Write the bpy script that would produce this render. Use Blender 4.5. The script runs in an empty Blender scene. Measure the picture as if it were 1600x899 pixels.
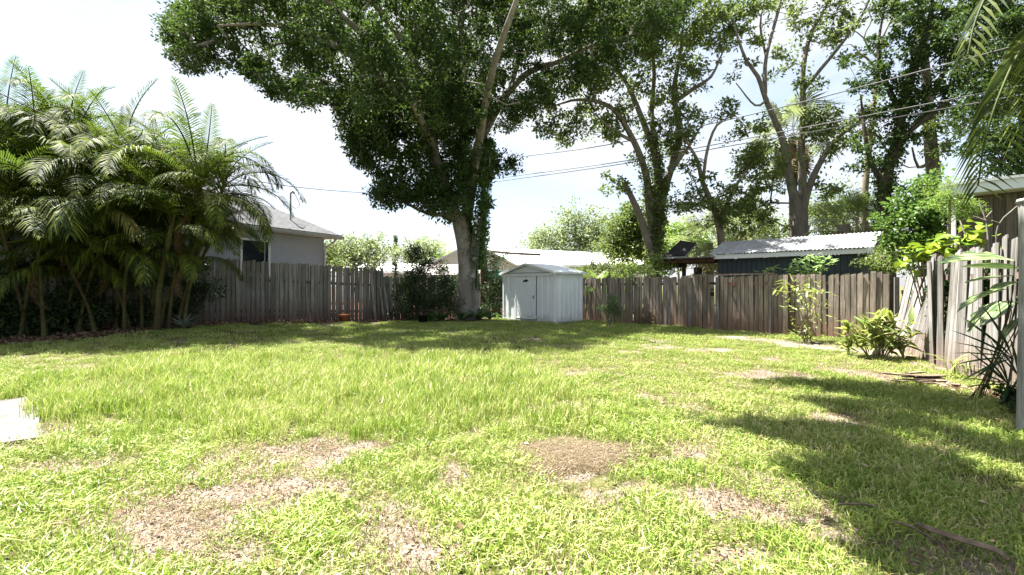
import bpy, math, random
import numpy as np
from mathutils import Vector, Matrix

# ---------------------------------------------------------------- camera, world, sun, exposure
SC = bpy.context.scene
COL = SC.collection
CAMH, FPX, HOR = 1.35, 740.0, 447.0
cam_d = bpy.data.cameras.new("camera")
cam = bpy.data.objects.new("camera", cam_d); COL.objects.link(cam)
cam.location = (0, 0, CAMH); cam.rotation_euler = (math.radians(90), 0, 0)
cam_d.sensor_width = 36; cam_d.lens = FPX / 1600 * 36
cam_d.shift_y = -2.5 / 1600
cam_d.clip_start = 0.05; cam_d.clip_end = 2000
SC.camera = cam
SC.render.resolution_x, SC.render.resolution_y = 1024, 575
SC.view_settings.view_transform = 'Standard'; SC.view_settings.look = 'None'
SC.view_settings.exposure = 2.56; SC.view_settings.gamma = 1

SUN_DIR = Vector((-0.31, 0.20, 0.93)).normalized()      # towards the sun
SUN_EL = math.asin(SUN_DIR.z); SUN_AZ = math.atan2(SUN_DIR.x, SUN_DIR.y)
sd = bpy.data.lights.new("sun", 'SUN'); sd.energy = 5.0; sd.angle = math.radians(0.53); sd.color = (1, .955, .88)
so = bpy.data.objects.new("sun", sd); COL.objects.link(so)
so.rotation_euler = (-SUN_DIR).to_track_quat('-Z', 'Y').to_euler()

W = bpy.data.worlds.new("World"); SC.world = W; W.use_nodes = True
nt = W.node_tree; nt.nodes.clear()
def N(t, ty, **k):
    n = t.nodes.new(ty)
    for a, b in k.items():
        if a.startswith('i_'): n.inputs[a[2:].replace('_', ' ')].default_value = b
        else: setattr(n, a, b)
    return n
sky = N(nt, 'ShaderNodeTexSky', sky_type='NISHITA', sun_disc=False, sun_elevation=SUN_EL, sun_rotation=SUN_AZ,
        air_density=1.0, dust_density=2.0, ozone_density=1.0)
tc = N(nt, 'ShaderNodeTexCoord')
mp = N(nt, 'ShaderNodeMapping'); mp.inputs['Scale'].default_value = (1.0, 1.0, 2.6); mp.inputs['Location'].default_value = (3.1, .4, .2)
no = N(nt, 'ShaderNodeTexNoise'); no.inputs['Scale'].default_value = 1.9; no.inputs['Detail'].default_value = 8; no.inputs['Roughness'].default_value = .55
cr = N(nt, 'ShaderNodeValToRGB'); cr.color_ramp.elements[0].position = .34; cr.color_ramp.elements[0].color = (.10, .10, .10, 1)
cr.color_ramp.elements[1].position = .60; cr.color_ramp.elements[1].color = (.95, .95, .95, 1)
mx = N(nt, 'ShaderNodeMix', data_type='RGBA'); mx.inputs['B'].default_value = (3.75, 3.82, 3.95, 1)
bg = N(nt, 'ShaderNodeBackground'); bg.inputs['Strength'].default_value = .05
wo = N(nt, 'ShaderNodeOutputWorld')
L = nt.links.new
L(tc.outputs['Generated'], mp.inputs['Vector']); L(mp.outputs['Vector'], no.inputs['Vector']); L(no.outputs['Fac'], cr.inputs['Fac'])
L(cr.outputs['Color'], mx.inputs['Factor']); L(sky.outputs['Color'], mx.inputs['A']); L(mx.outputs['Result'], bg.inputs['Color']); L(bg.outputs[0], wo.inputs[0])

RNG = np.random.default_rng(7); random.seed(7)
PI = math.pi

# ---------------------------------------------------------------- helpers
def P(px, py, Y):            # a point of the place seen in direction (px,py) at distance Y
    return Vector(((px - 800) / FPX * Y, Y, CAMH + (HOR - py) / FPX * Y))

def tag(o, label=None, cat=None, group=None, kind=None):
    if label: o['label'] = label
    if cat: o['category'] = cat
    if group: o['group'] = group
    if kind: o['kind'] = kind
    return o
def thing(name, label, cat, loc=(0, 0, 0), rz=0, group=None):
    o = bpy.data.objects.new(name, None); COL.objects.link(o)
    o.location = loc; o.rotation_euler = (0, 0, rz); o.empty_display_size = .2
    return tag(o, label, cat, group)
def link(name, me, mat=None, parent=None, loc=None, rot=None, scale=None):
    o = bpy.data.objects.new(name, me); COL.objects.link(o)
    if mat is not None and not me.materials: me.materials.append(mat)
    if parent: o.parent = parent
    if loc is not None: o.location = loc
    if rot is not None: o.rotation_euler = rot
    if scale is not None: o.scale = scale
    return o
def np_mesh(name, V, F, attrs=None, smooth=False):     # V (n,3), F (m,k) uniform polygons
    V = np.asarray(V, np.float32); F = np.asarray(F, np.int32)
    me = bpy.data.meshes.new(name); k = F.shape[1]
    me.vertices.add(len(V)); me.vertices.foreach_set('co', V.ravel())
    me.loops.add(F.size); me.loops.foreach_set('vertex_index', F.ravel())
    me.polygons.add(len(F)); me.polygons.foreach_set('loop_start', np.arange(0, F.size, k, dtype=np.int32))
    me.polygons.foreach_set('use_smooth', np.full(len(F), smooth))
    for n, a in (attrs or {}).items():
        at = me.attributes.new(n, 'FLOAT', 'POINT'); at.data.foreach_set('value', np.asarray(a, np.float32))
    me.update(calc_edges=True)
    return me
class MB:
    def __init__(s): s.v = []; s.f = []; s.sm = []
    def add(s, vs, fs, smooth=False):
        b = len(s.v); s.v += [tuple(v) for v in vs]; s.f += [tuple(b + i for i in f) for f in fs]; s.sm += [smooth] * len(fs); return s
    def box(s, c, d, M=None):
        x, y, z = d[0] / 2, d[1] / 2, d[2] / 2; c = Vector(c)
        vs = [Vector((i, j, k)) for i in (-x, x) for j in (-y, y) for k in (-z, z)]
        vs = [(M @ v if M else v) + c for v in vs]
        return s.add(vs, [(0, 1, 3, 2), (4, 6, 7, 5), (0, 4, 5, 1), (2, 3, 7, 6), (0, 2, 6, 4), (1, 5, 7, 3)])
    def hexa(s, a, b):       # two quads (lists of 4 points) joined into a solid
        return s.add(list(a) + list(b), [(3, 2, 1, 0), (4, 5, 6, 7), (0, 1, 5, 4), (1, 2, 6, 5), (2, 3, 7, 6), (3, 0, 4, 7)])
    def prism(s, pts, off):
        n = len(pts); off = Vector(off); pts = [Vector(p) for p in pts]
        return s.add(pts + [p + off for p in pts], [tuple(range(n - 1, -1, -1)), tuple(range(n, 2 * n))] +
                     [(i, (i + 1) % n, n + (i + 1) % n, n + i) for i in range(n)])
    def tube(s, pts, radii, n=8, cap=True, jit=0):
        pts = [Vector(p) for p in pts]; m = len(pts)
        if not hasattr(radii, '__len__'): radii = [radii] * m
        up = Vector((0, 0, 1)); vs = []; prev = None
        for i, p in enumerate(pts):
            t = (pts[min(i + 1, m - 1)] - pts[max(i - 1, 0)]).normalized()
            if prev is None:
                a = t.cross(Vector((1, 0, 0)) if abs(t.x) < .8 else Vector((0, 1, 0))).normalized()
            else: a = (prev - t * prev.dot(t)).normalized()
            prev = a; b = t.cross(a)
            for k in range(n):
                an = 2 * PI * k / n; r = radii[i] * (1 + (jit * math.sin(3 * an + i * .23) + jit * .6 * math.sin(5 * an - i * .4) if jit else 0))
                vs.append(p + (a * math.cos(an) + b * math.sin(an)) * r)
        fs = [(i * n + k, i * n + (k + 1) % n, (i + 1) * n + (k + 1) % n, (i + 1) * n + k) for i in range(m - 1) for k in range(n)]
        s.add(vs, fs, True)
        if cap: s.add(vs[:n], [tuple(range(n - 1, -1, -1))]); s.add(vs[-n:], [tuple(range(n))])
        return s
    def lathe(s, prof, c=(0, 0, 0), n=20):
        vs = []; c = Vector(c)
        for r, z in prof:
            for k in range(n): vs.append(c + Vector((r * math.cos(2 * PI * k / n), r * math.sin(2 * PI * k / n), z)))
        return s.add(vs, [(i * n + k, i * n + (k + 1) % n, (i + 1) * n + (k + 1) % n, (i + 1) * n + k) for i in range(len(prof) - 1) for k in range(n)], True)
    def mesh(s, name, recenter=False):
        me = bpy.data.meshes.new(name); me.from_pydata(s.v, [], s.f); me.polygons.foreach_set('use_smooth', s.sm); me.update(); return me
    def build(s, name, mat, parent=None, loc=None, rot=None):
        return link(name, s.mesh(name), mat, parent, loc, rot)

def hashn(i, j, sd=0):
    h = np.sin(i * 127.1 + j * 311.7 + sd * 74.7) * 43758.5453; return h - np.floor(h)
def vnoise(x, y, sd=0):
    x = np.asarray(x, float); y = np.asarray(y, float)
    i = np.floor(x); j = np.floor(y); u = x - i; v = y - j; u = u * u * (3 - 2 * u); v = v * v * (3 - 2 * v)
    return (hashn(i, j, sd) * (1 - u) + hashn(i + 1, j, sd) * u) * (1 - v) + (hashn(i, j + 1, sd) * (1 - u) + hashn(i + 1, j + 1, sd) * u) * v
def fbm(x, y, sd=0, o=4):
    r = 0; a = .5; t = 0
    for k in range(o): r = r + a * vnoise(x * 2 ** k, y * 2 ** k, sd + k); t += a; a *= .5
    return r / t
def sstep(a, b, x): t = np.clip((x - a) / (b - a), 0, 1); return t * t * (3 - 2 * t)
def spline(pts, step=.3):
    pts = [Vector(p) for p in pts]; Q = [pts[0] * 2 - pts[1]] + pts + [pts[-1] * 2 - pts[-2]]; out = []; par = []
    for i in range(1, len(Q) - 2):
        n = max(2, int((Q[i + 1] - Q[i]).length / step))
        for k in range(n):
            t = k / n; a, b, c, d = Q[i - 1:i + 3]
            out.append(.5 * ((2 * b) + (c - a) * t + (2 * a - 5 * b + 4 * c - d) * t * t + (3 * b - a - 3 * c + d) * t ** 3)); par.append(i - 1 + t)
    out.append(pts[-1]); par.append(len(pts) - 1)
    return out, par

# ---------------------------------------------------------------- materials
def newmat(name):
    m = bpy.data.materials.new(name); m.use_nodes = True; t = m.node_tree; t.nodes.clear()
    out = N(t, 'ShaderNodeOutputMaterial'); return m, t, out
def ramp(t, fac, stops):
    r = N(t, 'ShaderNodeValToRGB'); e = r.color_ramp.elements
    while len(e) < len(stops): e.new(.5)
    for k, (p, c) in enumerate(stops): e[k].position = p; e[k].color = (*c, 1) if len(c) == 3 else c
    t.links.new(fac, r.inputs['Fac']); return r.outputs['Color']
def noise(t, vec, scale, detail=4, rough=.55, out='Fac', dist=0):
    n = N(t, 'ShaderNodeTexNoise'); n.inputs['Scale'].default_value = scale; n.inputs['Detail'].default_value = detail
    n.inputs['Roughness'].default_value = rough; n.inputs['Distortion'].default_value = dist
    if vec is not None: t.links.new(vec, n.inputs['Vector'])
    return n.outputs[out]
def mixc(t, fac, a, b, mode='MIX'):
    m = N(t, 'ShaderNodeMix', data_type='RGBA', blend_type=mode)
    for s, v in (('Factor', fac), ('A', a), ('B', b)):
        if hasattr(v, 'node'): t.links.new(v, m.inputs[s])
        else: m.inputs[s].default_value = v if s == 'Factor' else (*v, 1)
    return m.outputs['Result']
def mth(t, op, a, b=0.0):
    m = N(t, 'ShaderNodeMath', operation=op)
    for k, v in enumerate((a, b)):
        if hasattr(v, 'node'): t.links.new(v, m.inputs[k])
        else: m.inputs[k].default_value = v
    return m.outputs[0]
def maprng(t, v, a, b, c, d):
    m = N(t, 'ShaderNodeMapRange'); t.links.new(v, m.inputs[0])
    for k, q in enumerate((a, b, c, d)): m.inputs[k + 1].default_value = q
    return m.outputs[0]
def mapping(t, vec, scale):
    m = N(t, 'ShaderNodeMapping'); m.inputs['Scale'].default_value = scale; t.links.new(vec, m.inputs['Vector']); return m.outputs[0]
def bump(t, h, s=.3, d=.02):
    b = N(t, 'ShaderNodeBump'); b.inputs['Strength'].default_value = s; b.inputs['Distance'].default_value = d; t.links.new(h, b.inputs['Height']); return b.outputs[0]
def prin(t, out, col, rough=.7, spec=.3, nrm=None, metal=0):
    p = N(t, 'ShaderNodeBsdfPrincipled')
    for s, v in (('Base Color', col), ('Roughness', rough), ('Specular IOR Level', spec), ('Metallic', metal)):
        if hasattr(v, 'node'): t.links.new(v, p.inputs[s])
        else: p.inputs[s].default_value = (*v, 1) if s == 'Base Color' else v
    if nrm is not None: t.links.new(nrm, p.inputs['Normal'])
    if out: t.links.new(p.outputs[0], out.inputs[0])
    return p
def objc(t): return N(t, 'ShaderNodeTexCoord').outputs['Object']
def geop(t): return N(t, 'ShaderNodeNewGeometry').outputs['Position']
def orand(t): return N(t, 'ShaderNodeObjectInfo').outputs['Random']
def attr(t, n): return N(t, 'ShaderNodeAttribute', attribute_name=n).outputs['Fac']

def leafmat(name, dark, mid, light, trans=.35, rough=.42, spec=.45, tcol=None, byobj=False, patch=.9, stripes=None):
    m, t, out = newmat(name)
    v = orand(t) if byobj else attr(t, 'v')
    v = mth(t, 'ADD', mth(t, 'MULTIPLY', v, .65), mth(t, 'MULTIPLY', noise(t, geop(t), patch, 3), .5))
    c = ramp(t, v, [(.15, dark), (.5, mid), (.92, light)])
    if stripes:
        w = noise(t, mapping(t, objc(t), (3, 30, 3)), 1.2, 3); c = mixc(t, ramp(t, w, [(.5, (0, 0, 0)), (.58, (1, 1, 1))]), c, stripes)
    p = prin(t, None, c, rough, spec)
    tr = N(t, 'ShaderNodeBsdfTranslucent'); t.links.new(mixc(t, .5, c, tcol or tuple(min(1, x * 1.8) for x in light)), tr.inputs[0])
    ms = N(t, 'ShaderNodeMixShader'); ms.inputs[0].default_value = trans
    t.links.new(p.outputs[0], ms.inputs[1]); t.links.new(tr.outputs[0], ms.inputs[2]); t.links.new(ms.outputs[0], out.inputs[0])
    return m
def barkmat(name, a, b, c, sc=5, stretch=.35):
    m, t, out = newmat(name); g = mapping(t, geop(t), (1, 1, stretch))
    n1 = noise(t, g, sc, 6, .65); n2 = noise(t, geop(t), sc * .35, 3, .5); n3 = noise(t, g, sc * 6, 4, .6)
    col = mixc(t, ramp(t, n2, [(.42, (0, 0, 0)), (.6, (1, 1, 1))]), ramp(t, n1, [(.3, a), (.6, b)]), c)
    col = mixc(t, .5, col, ramp(t, n3, [(.3, (.35, .35, .35)), (.65, (1, 1, 1))]), 'MULTIPLY')
    prin(t, out, col, .9, .15, bump(t, mth(t, 'ADD', n1, mth(t, 'MULTIPLY', n3, .4)), .8, .03)); return m
def woodmat(name, stops, stain, red=.5, zs=.35, edge=.8):
    m, t, out = newmat(name); o = objc(t); r = orand(t)
    loc = N(t, 'ShaderNodeVectorMath', operation='ADD'); t.links.new(o, loc.inputs[0])
    cb = N(t, 'ShaderNodeCombineXYZ'); t.links.new(mth(t, 'MULTIPLY', r, 37.), cb.inputs[0]); t.links.new(mth(t, 'MULTIPLY', r, 91.), cb.inputs[2]); t.links.new(cb.outputs[0], loc.inputs[1])
    v = loc.outputs[0]
    g = noise(t, mapping(t, v, (28, 28, 1.1)), 1.6, 6, .65); blot = noise(t, mapping(t, v, (5, 5, 1.6)), 1.3, 4, .6); fine = noise(t, mapping(t, v, (90, 90, 3)), 1.5, 4, .6)
    col = ramp(t, g, stops)
    col = mixc(t, mth(t, 'MULTIPLY', ramp(t, blot, [(.45, (0, 0, 0)), (.66, (1, 1, 1))]), .6), col, (.085, .075, .06))
    tone = maprng(t, r, 0, 1, .68, 1.22); cc = N(t, 'ShaderNodeCombineXYZ'); [t.links.new(tone, cc.inputs[k]) for k in range(3)]
    col = mixc(t, 1.0, col, cc.outputs[0], 'MULTIPLY')
    sep = N(t, 'ShaderNodeSeparateXYZ'); t.links.new(o, sep.inputs[0])
    zz = mth(t, 'ADD', sep.outputs[2], mth(t, 'MULTIPLY', mth(t, 'SUBTRACT', blot, .5), .9))
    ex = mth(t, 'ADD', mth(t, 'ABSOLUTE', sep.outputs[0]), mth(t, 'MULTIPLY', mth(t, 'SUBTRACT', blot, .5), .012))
    col = mixc(t, mth(t, 'MULTIPLY', maprng(t, ex, .050, .064, 0, edge), mth(t, 'LESS_THAN', ex, .080)), col, (.045, .038, .032))  # board edges darkened: shadow lines of the gaps between planks, painted into the colour
    low = maprng(t, zz, 0.05, zs + .35, red, 0.0)
    col = mixc(t, low, col, stain)
    col = mixc(t, .55, col, ramp(t, fine, [(.3, (.45, .45, .45)), (.6, (1, 1, 1))]), 'MULTIPLY')
    prin(t, out, col, .88, .2, bump(t, mth(t, 'ADD', g, fine), .5, .006)); return m
def plain(name, col, rough=.6, spec=.35, var=.12, sc=6, metal=0, bs=.1):
    m, t, out = newmat(name); n = noise(t, geop(t), sc, 5, .6); n2 = noise(t, geop(t), sc * .3, 3)
    c = mixc(t, 1.0, col, ramp(t, mth(t, 'MULTIPLY', mth(t, 'ADD', n, n2), .5), [(.35, (1 - var * 2,) * 3), (.65, (1, 1, 1))]), 'MULTIPLY')
    prin(t, out, c, rough, spec, bump(t, n, bs, .01), metal); return m

M = {}
M['oak'] = leafmat('oak leaves', (.009, .024, .009), (.020, .045, .013), (.058, .105, .022), .24, .6, .15, (.16, .26, .04))
M['ivy'] = leafmat('ivy leaves', (.025, .055, .018), (.05, .10, .028), (.11, .19, .05), .38)
M['mid'] = leafmat('midtone leaves', (.028, .050, .016), (.065, .10, .026), (.18, .235, .055), .42, spec=.3, tcol=(.28, .38, .09))
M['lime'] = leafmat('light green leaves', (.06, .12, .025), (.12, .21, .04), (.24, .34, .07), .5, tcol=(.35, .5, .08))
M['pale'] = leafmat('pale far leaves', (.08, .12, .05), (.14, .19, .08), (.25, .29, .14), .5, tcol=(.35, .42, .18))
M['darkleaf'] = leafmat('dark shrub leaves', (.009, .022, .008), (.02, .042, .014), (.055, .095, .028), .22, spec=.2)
M['palm'] = leafmat('palm leaflets', (.007, .018, .005), (.022, .042, .008), (.14, .165, .018), .26, .6, .12, (.20, .32, .04), patch=.6)
M['palmy'] = leafmat('yellowing palm leaflets', (.13, .14, .035), (.22, .21, .07), (.34, .32, .15), .4, .4, .5)
M['cabbage'] = leafmat('cabbage palm fans', (.05, .08, .03), (.10, .14, .05), (.20, .24, .09), .4)
M['skirt'] = leafmat('dead palm skirt', (.08, .06, .035), (.16, .12, .07), (.26, .20, .12), .2, .8, .1)
M['deadfrond'] = leafmat('dead palm frond', (.05, .032, .018), (.10, .065, .035), (.19, .13, .075), .1, .8, .1)
M['fresh'] = leafmat('fresh green leaves', (.025, .065, .012), (.06, .125, .022), (.13, .215, .04), .34, spec=.3)
M['bushleaf'] = leafmat('bush leaves', (.06, .10, .02), (.13, .18, .04), (.32, .34, .11), .3, byobj=True, patch=3, tcol=(.45, .5, .1))
M['yellowleaf'] = leafmat('yellow green big leaves', (.05, .12, .012), (.12, .22, .018), (.26, .34, .035), .16, spec=.25, byobj=True, tcol=(.55, .7, .06))
M['mango'] = leafmat('glossy leaves', (.06, .14, .03), (.13, .24, .06), (.26, .36, .13), .4, byobj=True)
M['varieg'] = leafmat('variegated leaves', (.02, .05, .015), (.035, .08, .02), (.06, .12, .03), .18, .35, .5, byobj=True, stripes=(.30, .35, .15))
M['agave'] = leafmat('agave leaves', (.10, .14, .12), (.16, .20, .17), (.25, .28, .24), .15, byobj=True)
M['fan'] = leafmat('fan palm blades', (.012, .035, .018), (.022, .055, .028), (.05, .09, .04), .25, .4, .5, byobj=True)
M['grass'] = None
M['bark'] = barkmat('big tree bark', (.12, .105, .09), (.36, .34, .31), (.22, .20, .175), 3.5, .5)
M['bark2'] = barkmat('far bark', (.10, .08, .06), (.26, .22, .17), (.19, .165, .12), 5)
M['barkpale'] = barkmat('pale bark', (.09, .08, .065), (.23, .21, .18), (.16, .145, .12), 5)
M['barkdark'] = barkmat('dark bark', (.03, .025, .02), (.09, .075, .055), (.06, .05, .035), 5)
M['stem'] = barkmat('palm stem', (.045, .05, .022), (.12, .125, .05), (.08, .06, .03), 7, 3.0)
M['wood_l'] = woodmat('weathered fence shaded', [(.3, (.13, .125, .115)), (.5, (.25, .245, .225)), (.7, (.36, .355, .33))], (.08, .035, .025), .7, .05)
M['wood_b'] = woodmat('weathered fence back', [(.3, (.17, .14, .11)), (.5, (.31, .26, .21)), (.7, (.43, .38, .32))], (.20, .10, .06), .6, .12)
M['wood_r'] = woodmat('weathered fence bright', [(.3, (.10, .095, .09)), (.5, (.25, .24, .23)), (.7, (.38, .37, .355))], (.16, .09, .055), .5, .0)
M['wood_dark'] = plain('dark timber', (.06, .045, .035), .8, .2, .3, 8)
M['wood_red'] = plain('brown beam', (.11, .062, .045), .75, .2, .25, 5)
M['post'] = woodmat('grey post', [(.3, (.14, .14, .135)), (.5, (.24, .24, .23)), (.7, (.33, .33, .32))], (.3, .3, .28), .2, .0, edge=0)
M['white'] = plain('white paint', (.76, .78, .78), .5, .4, .06, 2)
M['bluewhite'] = plain('shed paint', (.66, .73, .76), .42, .45, .09, 2.2, bs=.05)
M['greytrim'] = plain('grey trim', (.40, .43, .44), .5, .4, .1, 3)
M['stucco'] = plain('grey blue stucco', (.36, .40, .45), .9, .2, .05, 12, bs=.3)
M['glass'] = plain('dark glass', (.012, .02, .03), .08, .6, .1, 2, bs=.0)
M['screen'] = plain('window shade', (.02, .03, .035), .6, .2, .2, 6)
M['soffit'] = plain('soffit', (.45, .46, .44), .8, .2, .08, 3)
M['slate'] = plain('dark blue siding', (.045, .062, .068), .7, .25, .15, 4)
M['metalroof'] = plain('galvanised roof', (.42, .43, .44), .55, .4, .25, 2.5, metal=.1)
M['whiteroof'] = plain('white roof', (.74, .74, .73), .7, .3, .06, 1)
M['greyroof'] = plain('grey roof', (.30, .27, .26), .85, .2, .2, 2)
M['black'] = plain('black', (.012, .012, .013), .7, .2, .1)
M['steel'] = plain('steel', (.35, .36, .37), .4, .5, .1, metal=.6)
M['terra'] = plain('terracotta', (.34, .12, .06), .8, .2, .2, 12)
M['teal'] = plain('turquoise plastic', (.05, .42, .44), .5, .4, .05)
M['awning'] = plain('dark green sheet', (.03, .10, .09), .5, .4, .15)
M['concrete'] = plain('concrete', (.15, .14, .13), .9, .2, .22, 7, bs=.5)
M['deadwood'] = plain('dry palm sheath', (.22, .165, .12), .85, .15, .4, 22, bs=.8)
M['siding'] = woodmat('brown board siding', [(.3, (.07, .06, .05)), (.5, (.13, .115, .095)), (.7, (.19, .17, .145))], (.1, .07, .05), .3, .0, edge=0)
M['cable'] = plain('cable', (.10, .10, .10), .6, .3, .05)

m, t, out = newmat('shed paint'); o = objc(t); n = noise(t, o, 3, 5, .65); n2 = noise(t, mapping(t, o, (14, 14, .8)), 1.5, 4); sep = N(t, 'ShaderNodeSeparateXYZ'); t.links.new(o, sep.inputs[0])
low = maprng(t, mth(t, 'ADD', sep.outputs[2], mth(t, 'MULTIPLY', mth(t, 'SUBTRACT', n, .5), .8)), .0, .35, .55, 0)
c = mixc(t, ramp(t, n2, [(.45, (0, 0, 0)), (.75, (.5, .5, .5))]), (.70, .745, .76), (.46, .50, .50)); c = mixc(t, low, c, (.22, .19, .13))
c = mixc(t, ramp(t, noise(t, o, 9, 6, .7), [(.66, (0, 0, 0)), (.72, (.7, .7, .7))]), c, (.30, .25, .20)); prin(t, out, c, .45, .4, bump(t, n, .25, .02)); M['shedpaint'] = m

# shingles
m, t, out = newmat('shingles'); o = objc(t)
br = N(t, 'ShaderNodeTexNoise'); n = noise(t, o, 30, 4, .7); n2 = noise(t, mapping(t, o, (1, 1, 6)), 2, 3)
bk = N(t, 'ShaderNodeTexBrick'); t.links.new(o, bk.inputs['Vector']); bk.inputs['Scale'].default_value = 1; bk.inputs['Brick Width'].default_value = .30; bk.inputs['Row Height'].default_value = .13; bk.inputs['Mortar Size'].default_value = .012
bk.inputs['Color1'].default_value = (1, 1, 1, 1); bk.inputs['Color2'].default_value = (.72, .72, .72, 1); bk.inputs['Mortar'].default_value = (.4, .4, .4, 1)
c = mixc(t, .6, ramp(t, n, [(.3, (.065, .07, .075)), (.7, (.135, .14, .15))]), ramp(t, n2, [(.4, (.75, .75, .75)), (.6, (1, 1, 1))]), 'MULTIPLY')
c = mixc(t, .8, c, bk.outputs['Color'], 'MULTIPLY'); prin(t, out, c, .9, .2, bump(t, n, .4, .01)); M['shingle'] = m

# grass (per-instance random + position noise)
m, t, out = newmat('grass blades')
v = attr(t, 'v'); r = orand(t); pn = noise(t, geop(t), .55, 4, .6); pf = noise(t, geop(t), 4., 3)
mixv = mth(t, 'ADD', mth(t, 'ADD', mth(t, 'MULTIPLY', v, .45), mth(t, 'MULTIPLY', r, .25)), mth(t, 'ADD', mth(t, 'MULTIPLY', pn, .45), mth(t, 'MULTIPLY', pf, .15)))
c = ramp(t, mixv, [(.22, (.04, .095, .013)), (.41, (.115, .20, .026)), (.60, (.235, .325, .055)), (.77, (.41, .42, .14)), (.92, (.56, .50, .29))])
c = mixc(t, attr(t, 'dead'), c, ramp(t, v, [(.1, (.11, .07, .045)), (.9, (.38, .30, .215))]))
p = prin(t, None, c, .45, .4); tr = N(t, 'ShaderNodeBsdfTranslucent'); t.links.new(mixc(t, .45, c, (.28, .44, .04)), tr.inputs[0])
ms = N(t, 'ShaderNodeMixShader'); ms.inputs[0].default_value = .30
t.links.new(p.outputs[0], ms.inputs[1]); t.links.new(tr.outputs[0], ms.inputs[2]); t.links.new(ms.outputs[0], out.inputs[0]); M['grass'] = m

# soil / thatch ground
m, t, out = newmat('ground'); g = geop(t)
n1 = noise(t, g, 9, 7, .7); n2 = noise(t, g, 55, 5, .7); n3 = noise(t, g, 1.3, 4)
thatch = ramp(t, n1, [(.3, (.035, .04, .015)), (.5, (.09, .09, .035)), (.72, (.22, .18, .09))])
soil = ramp(t, n2, [(.3, (.055, .042, .033)), (.5, (.19, .152, .125)), (.68, (.35, .30, .255))])
mul = ramp(t, n2, [(.3, (.025, .013, .009)), (.55, (.08, .04, .025)), (.75, (.20, .11, .07))])
far = ramp(t, n1, [(.3, (.06, .10, .03)), (.7, (.14, .18, .06))])
c = mixc(t, ramp(t, mth(t, 'ADD', attr(t, 'dry'), mth(t, 'MULTIPLY', mth(t, 'SUBTRACT', n1, .5), .7)), [(.3, (0, 0, 0)), (.55, (1, 1, 1))]), thatch, soil)
c = mixc(t, ramp(t, mth(t, 'ADD', attr(t, 'mulch'), mth(t, 'MULTIPLY', mth(t, 'SUBTRACT', n1, .5), .5)), [(.4, (0, 0, 0)), (.6, (1, 1, 1))]), c, mul)
prin(t, out, c, .95, .1, bump(t, mth(t, 'ADD', n2, n1), .8, .03)); M['ground'] = m

# ---------------------------------------------------------------- yard layout
U = Vector((.757, .652, 0)); Vv = Vector((.652, -.757, 0))           # along the left fence / along the back fence
LP0 = Vector((-5.26, 18.1, 0)); CORN = Vector((-.26, 22.4, 0)); BR = Vector((9.17, 11.45, 0))
def side(a, b, x, y): return (b[0] - a[0]) * (y - a[1]) - (b[1] - a[1]) * (x - a[0])
RF = [(9.17, 11.45), (8.58, 10.4), (7.35, 8.4), (6.85, 6.9), (6.55, 5.6), (6.2, 3.6), (5.9, 1.5)]
def inyard(x, y, m=0):
    x = np.asarray(x); y = np.asarray(y)
    a = side(LP0, CORN, x, y) < -m; b = side(CORN, BR, x, y) < -m
    xr = np.interp(y, [p[1] for p in RF[::-1]], [p[0] for p in RF[::-1]])
    return a & b & (x < xr - m)
def gh(x, y):
    x = np.asarray(x, float); y = np.asarray(y, float)
    return .24 * sstep(4, 10, -x) * sstep(8, 14, y) + .035 * (fbm(x * .7, y * .7, 3, 3) - .5) * sstep(30, 20, np.abs(y)) 
DRY = [(-1.55, 3.9, .65, .35, .3), (-1.75, 3.15, .55, .55, .4), (-1.6, 2.5, .28, .35, 0), (-2.4, 2.75, .35, .2, 0), (-.62, 2.55, .16, .5, .2), (-.5, 3.3, .14, .3, .2),
       (.45, 3.75, .52, .34, 0), (.9, 7.4, .62, .5, 0), (-2.35, 8.5, .55, .55, 0), (-4.7, 6.2, .9, .35, 0), (1.2, 3.0, .25, .28, 0), (1.33, 3.85, .2, .25, 0),
       (3.9, 7.2, .6, .5, 0), (-6.9, 7.6, .8, .5, 0), (-3.3, 3.5, .35, .25, 0), (1.15, 2.35, .22, .16, 0), (5.2, 7.4, .5, .6, 0), (6.7, 10.9, 1.1, .8, -.6), (7.6, 9.6, .7, .9, 0),
       (7.0, 8.0, .35, .7, 0), (2.4, 9.6, .5, .3, 0), (.1, 2.3, .3, .12, 0), (2.1, 5.2, .35, .2, 0), (-4.4, 4.4, .35, .25, 0), (6.1, 12.1, .8, .4, -.6), (4.6, 9.8, .6, .35, 0)]
def dry(x, y):
    x = np.asarray(x, float); y = np.asarray(y, float); d = np.zeros_like(x)
    wx = x + .9 * (fbm(x * 2.2, y * 2.2, 11) - .5); wy = y + .7 * (fbm(x * 2.2, y * 2.2, 23) - .5)
    for cx, cy, rx, ry, a in DRY:
        dx = wx - cx; dy = wy - cy; ca, sa = math.cos(a), math.sin(a)
        q = ((dx * ca + dy * sa) / rx) ** 2 * 1.25 + ((-dx * sa + dy * ca) / ry) ** 2 * 1.25
        d = np.maximum(d, sstep(1.7, .25, q) * (.55 + .6 * fbm(x * 4, y * 4, 91)) * (1 if cy < 6 or cy > 9.7 else .62))
    return np.clip(d + .55 * sstep(.58, .74, fbm(x * 1.7, y * 1.7, 31)), 0, 1)
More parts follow.
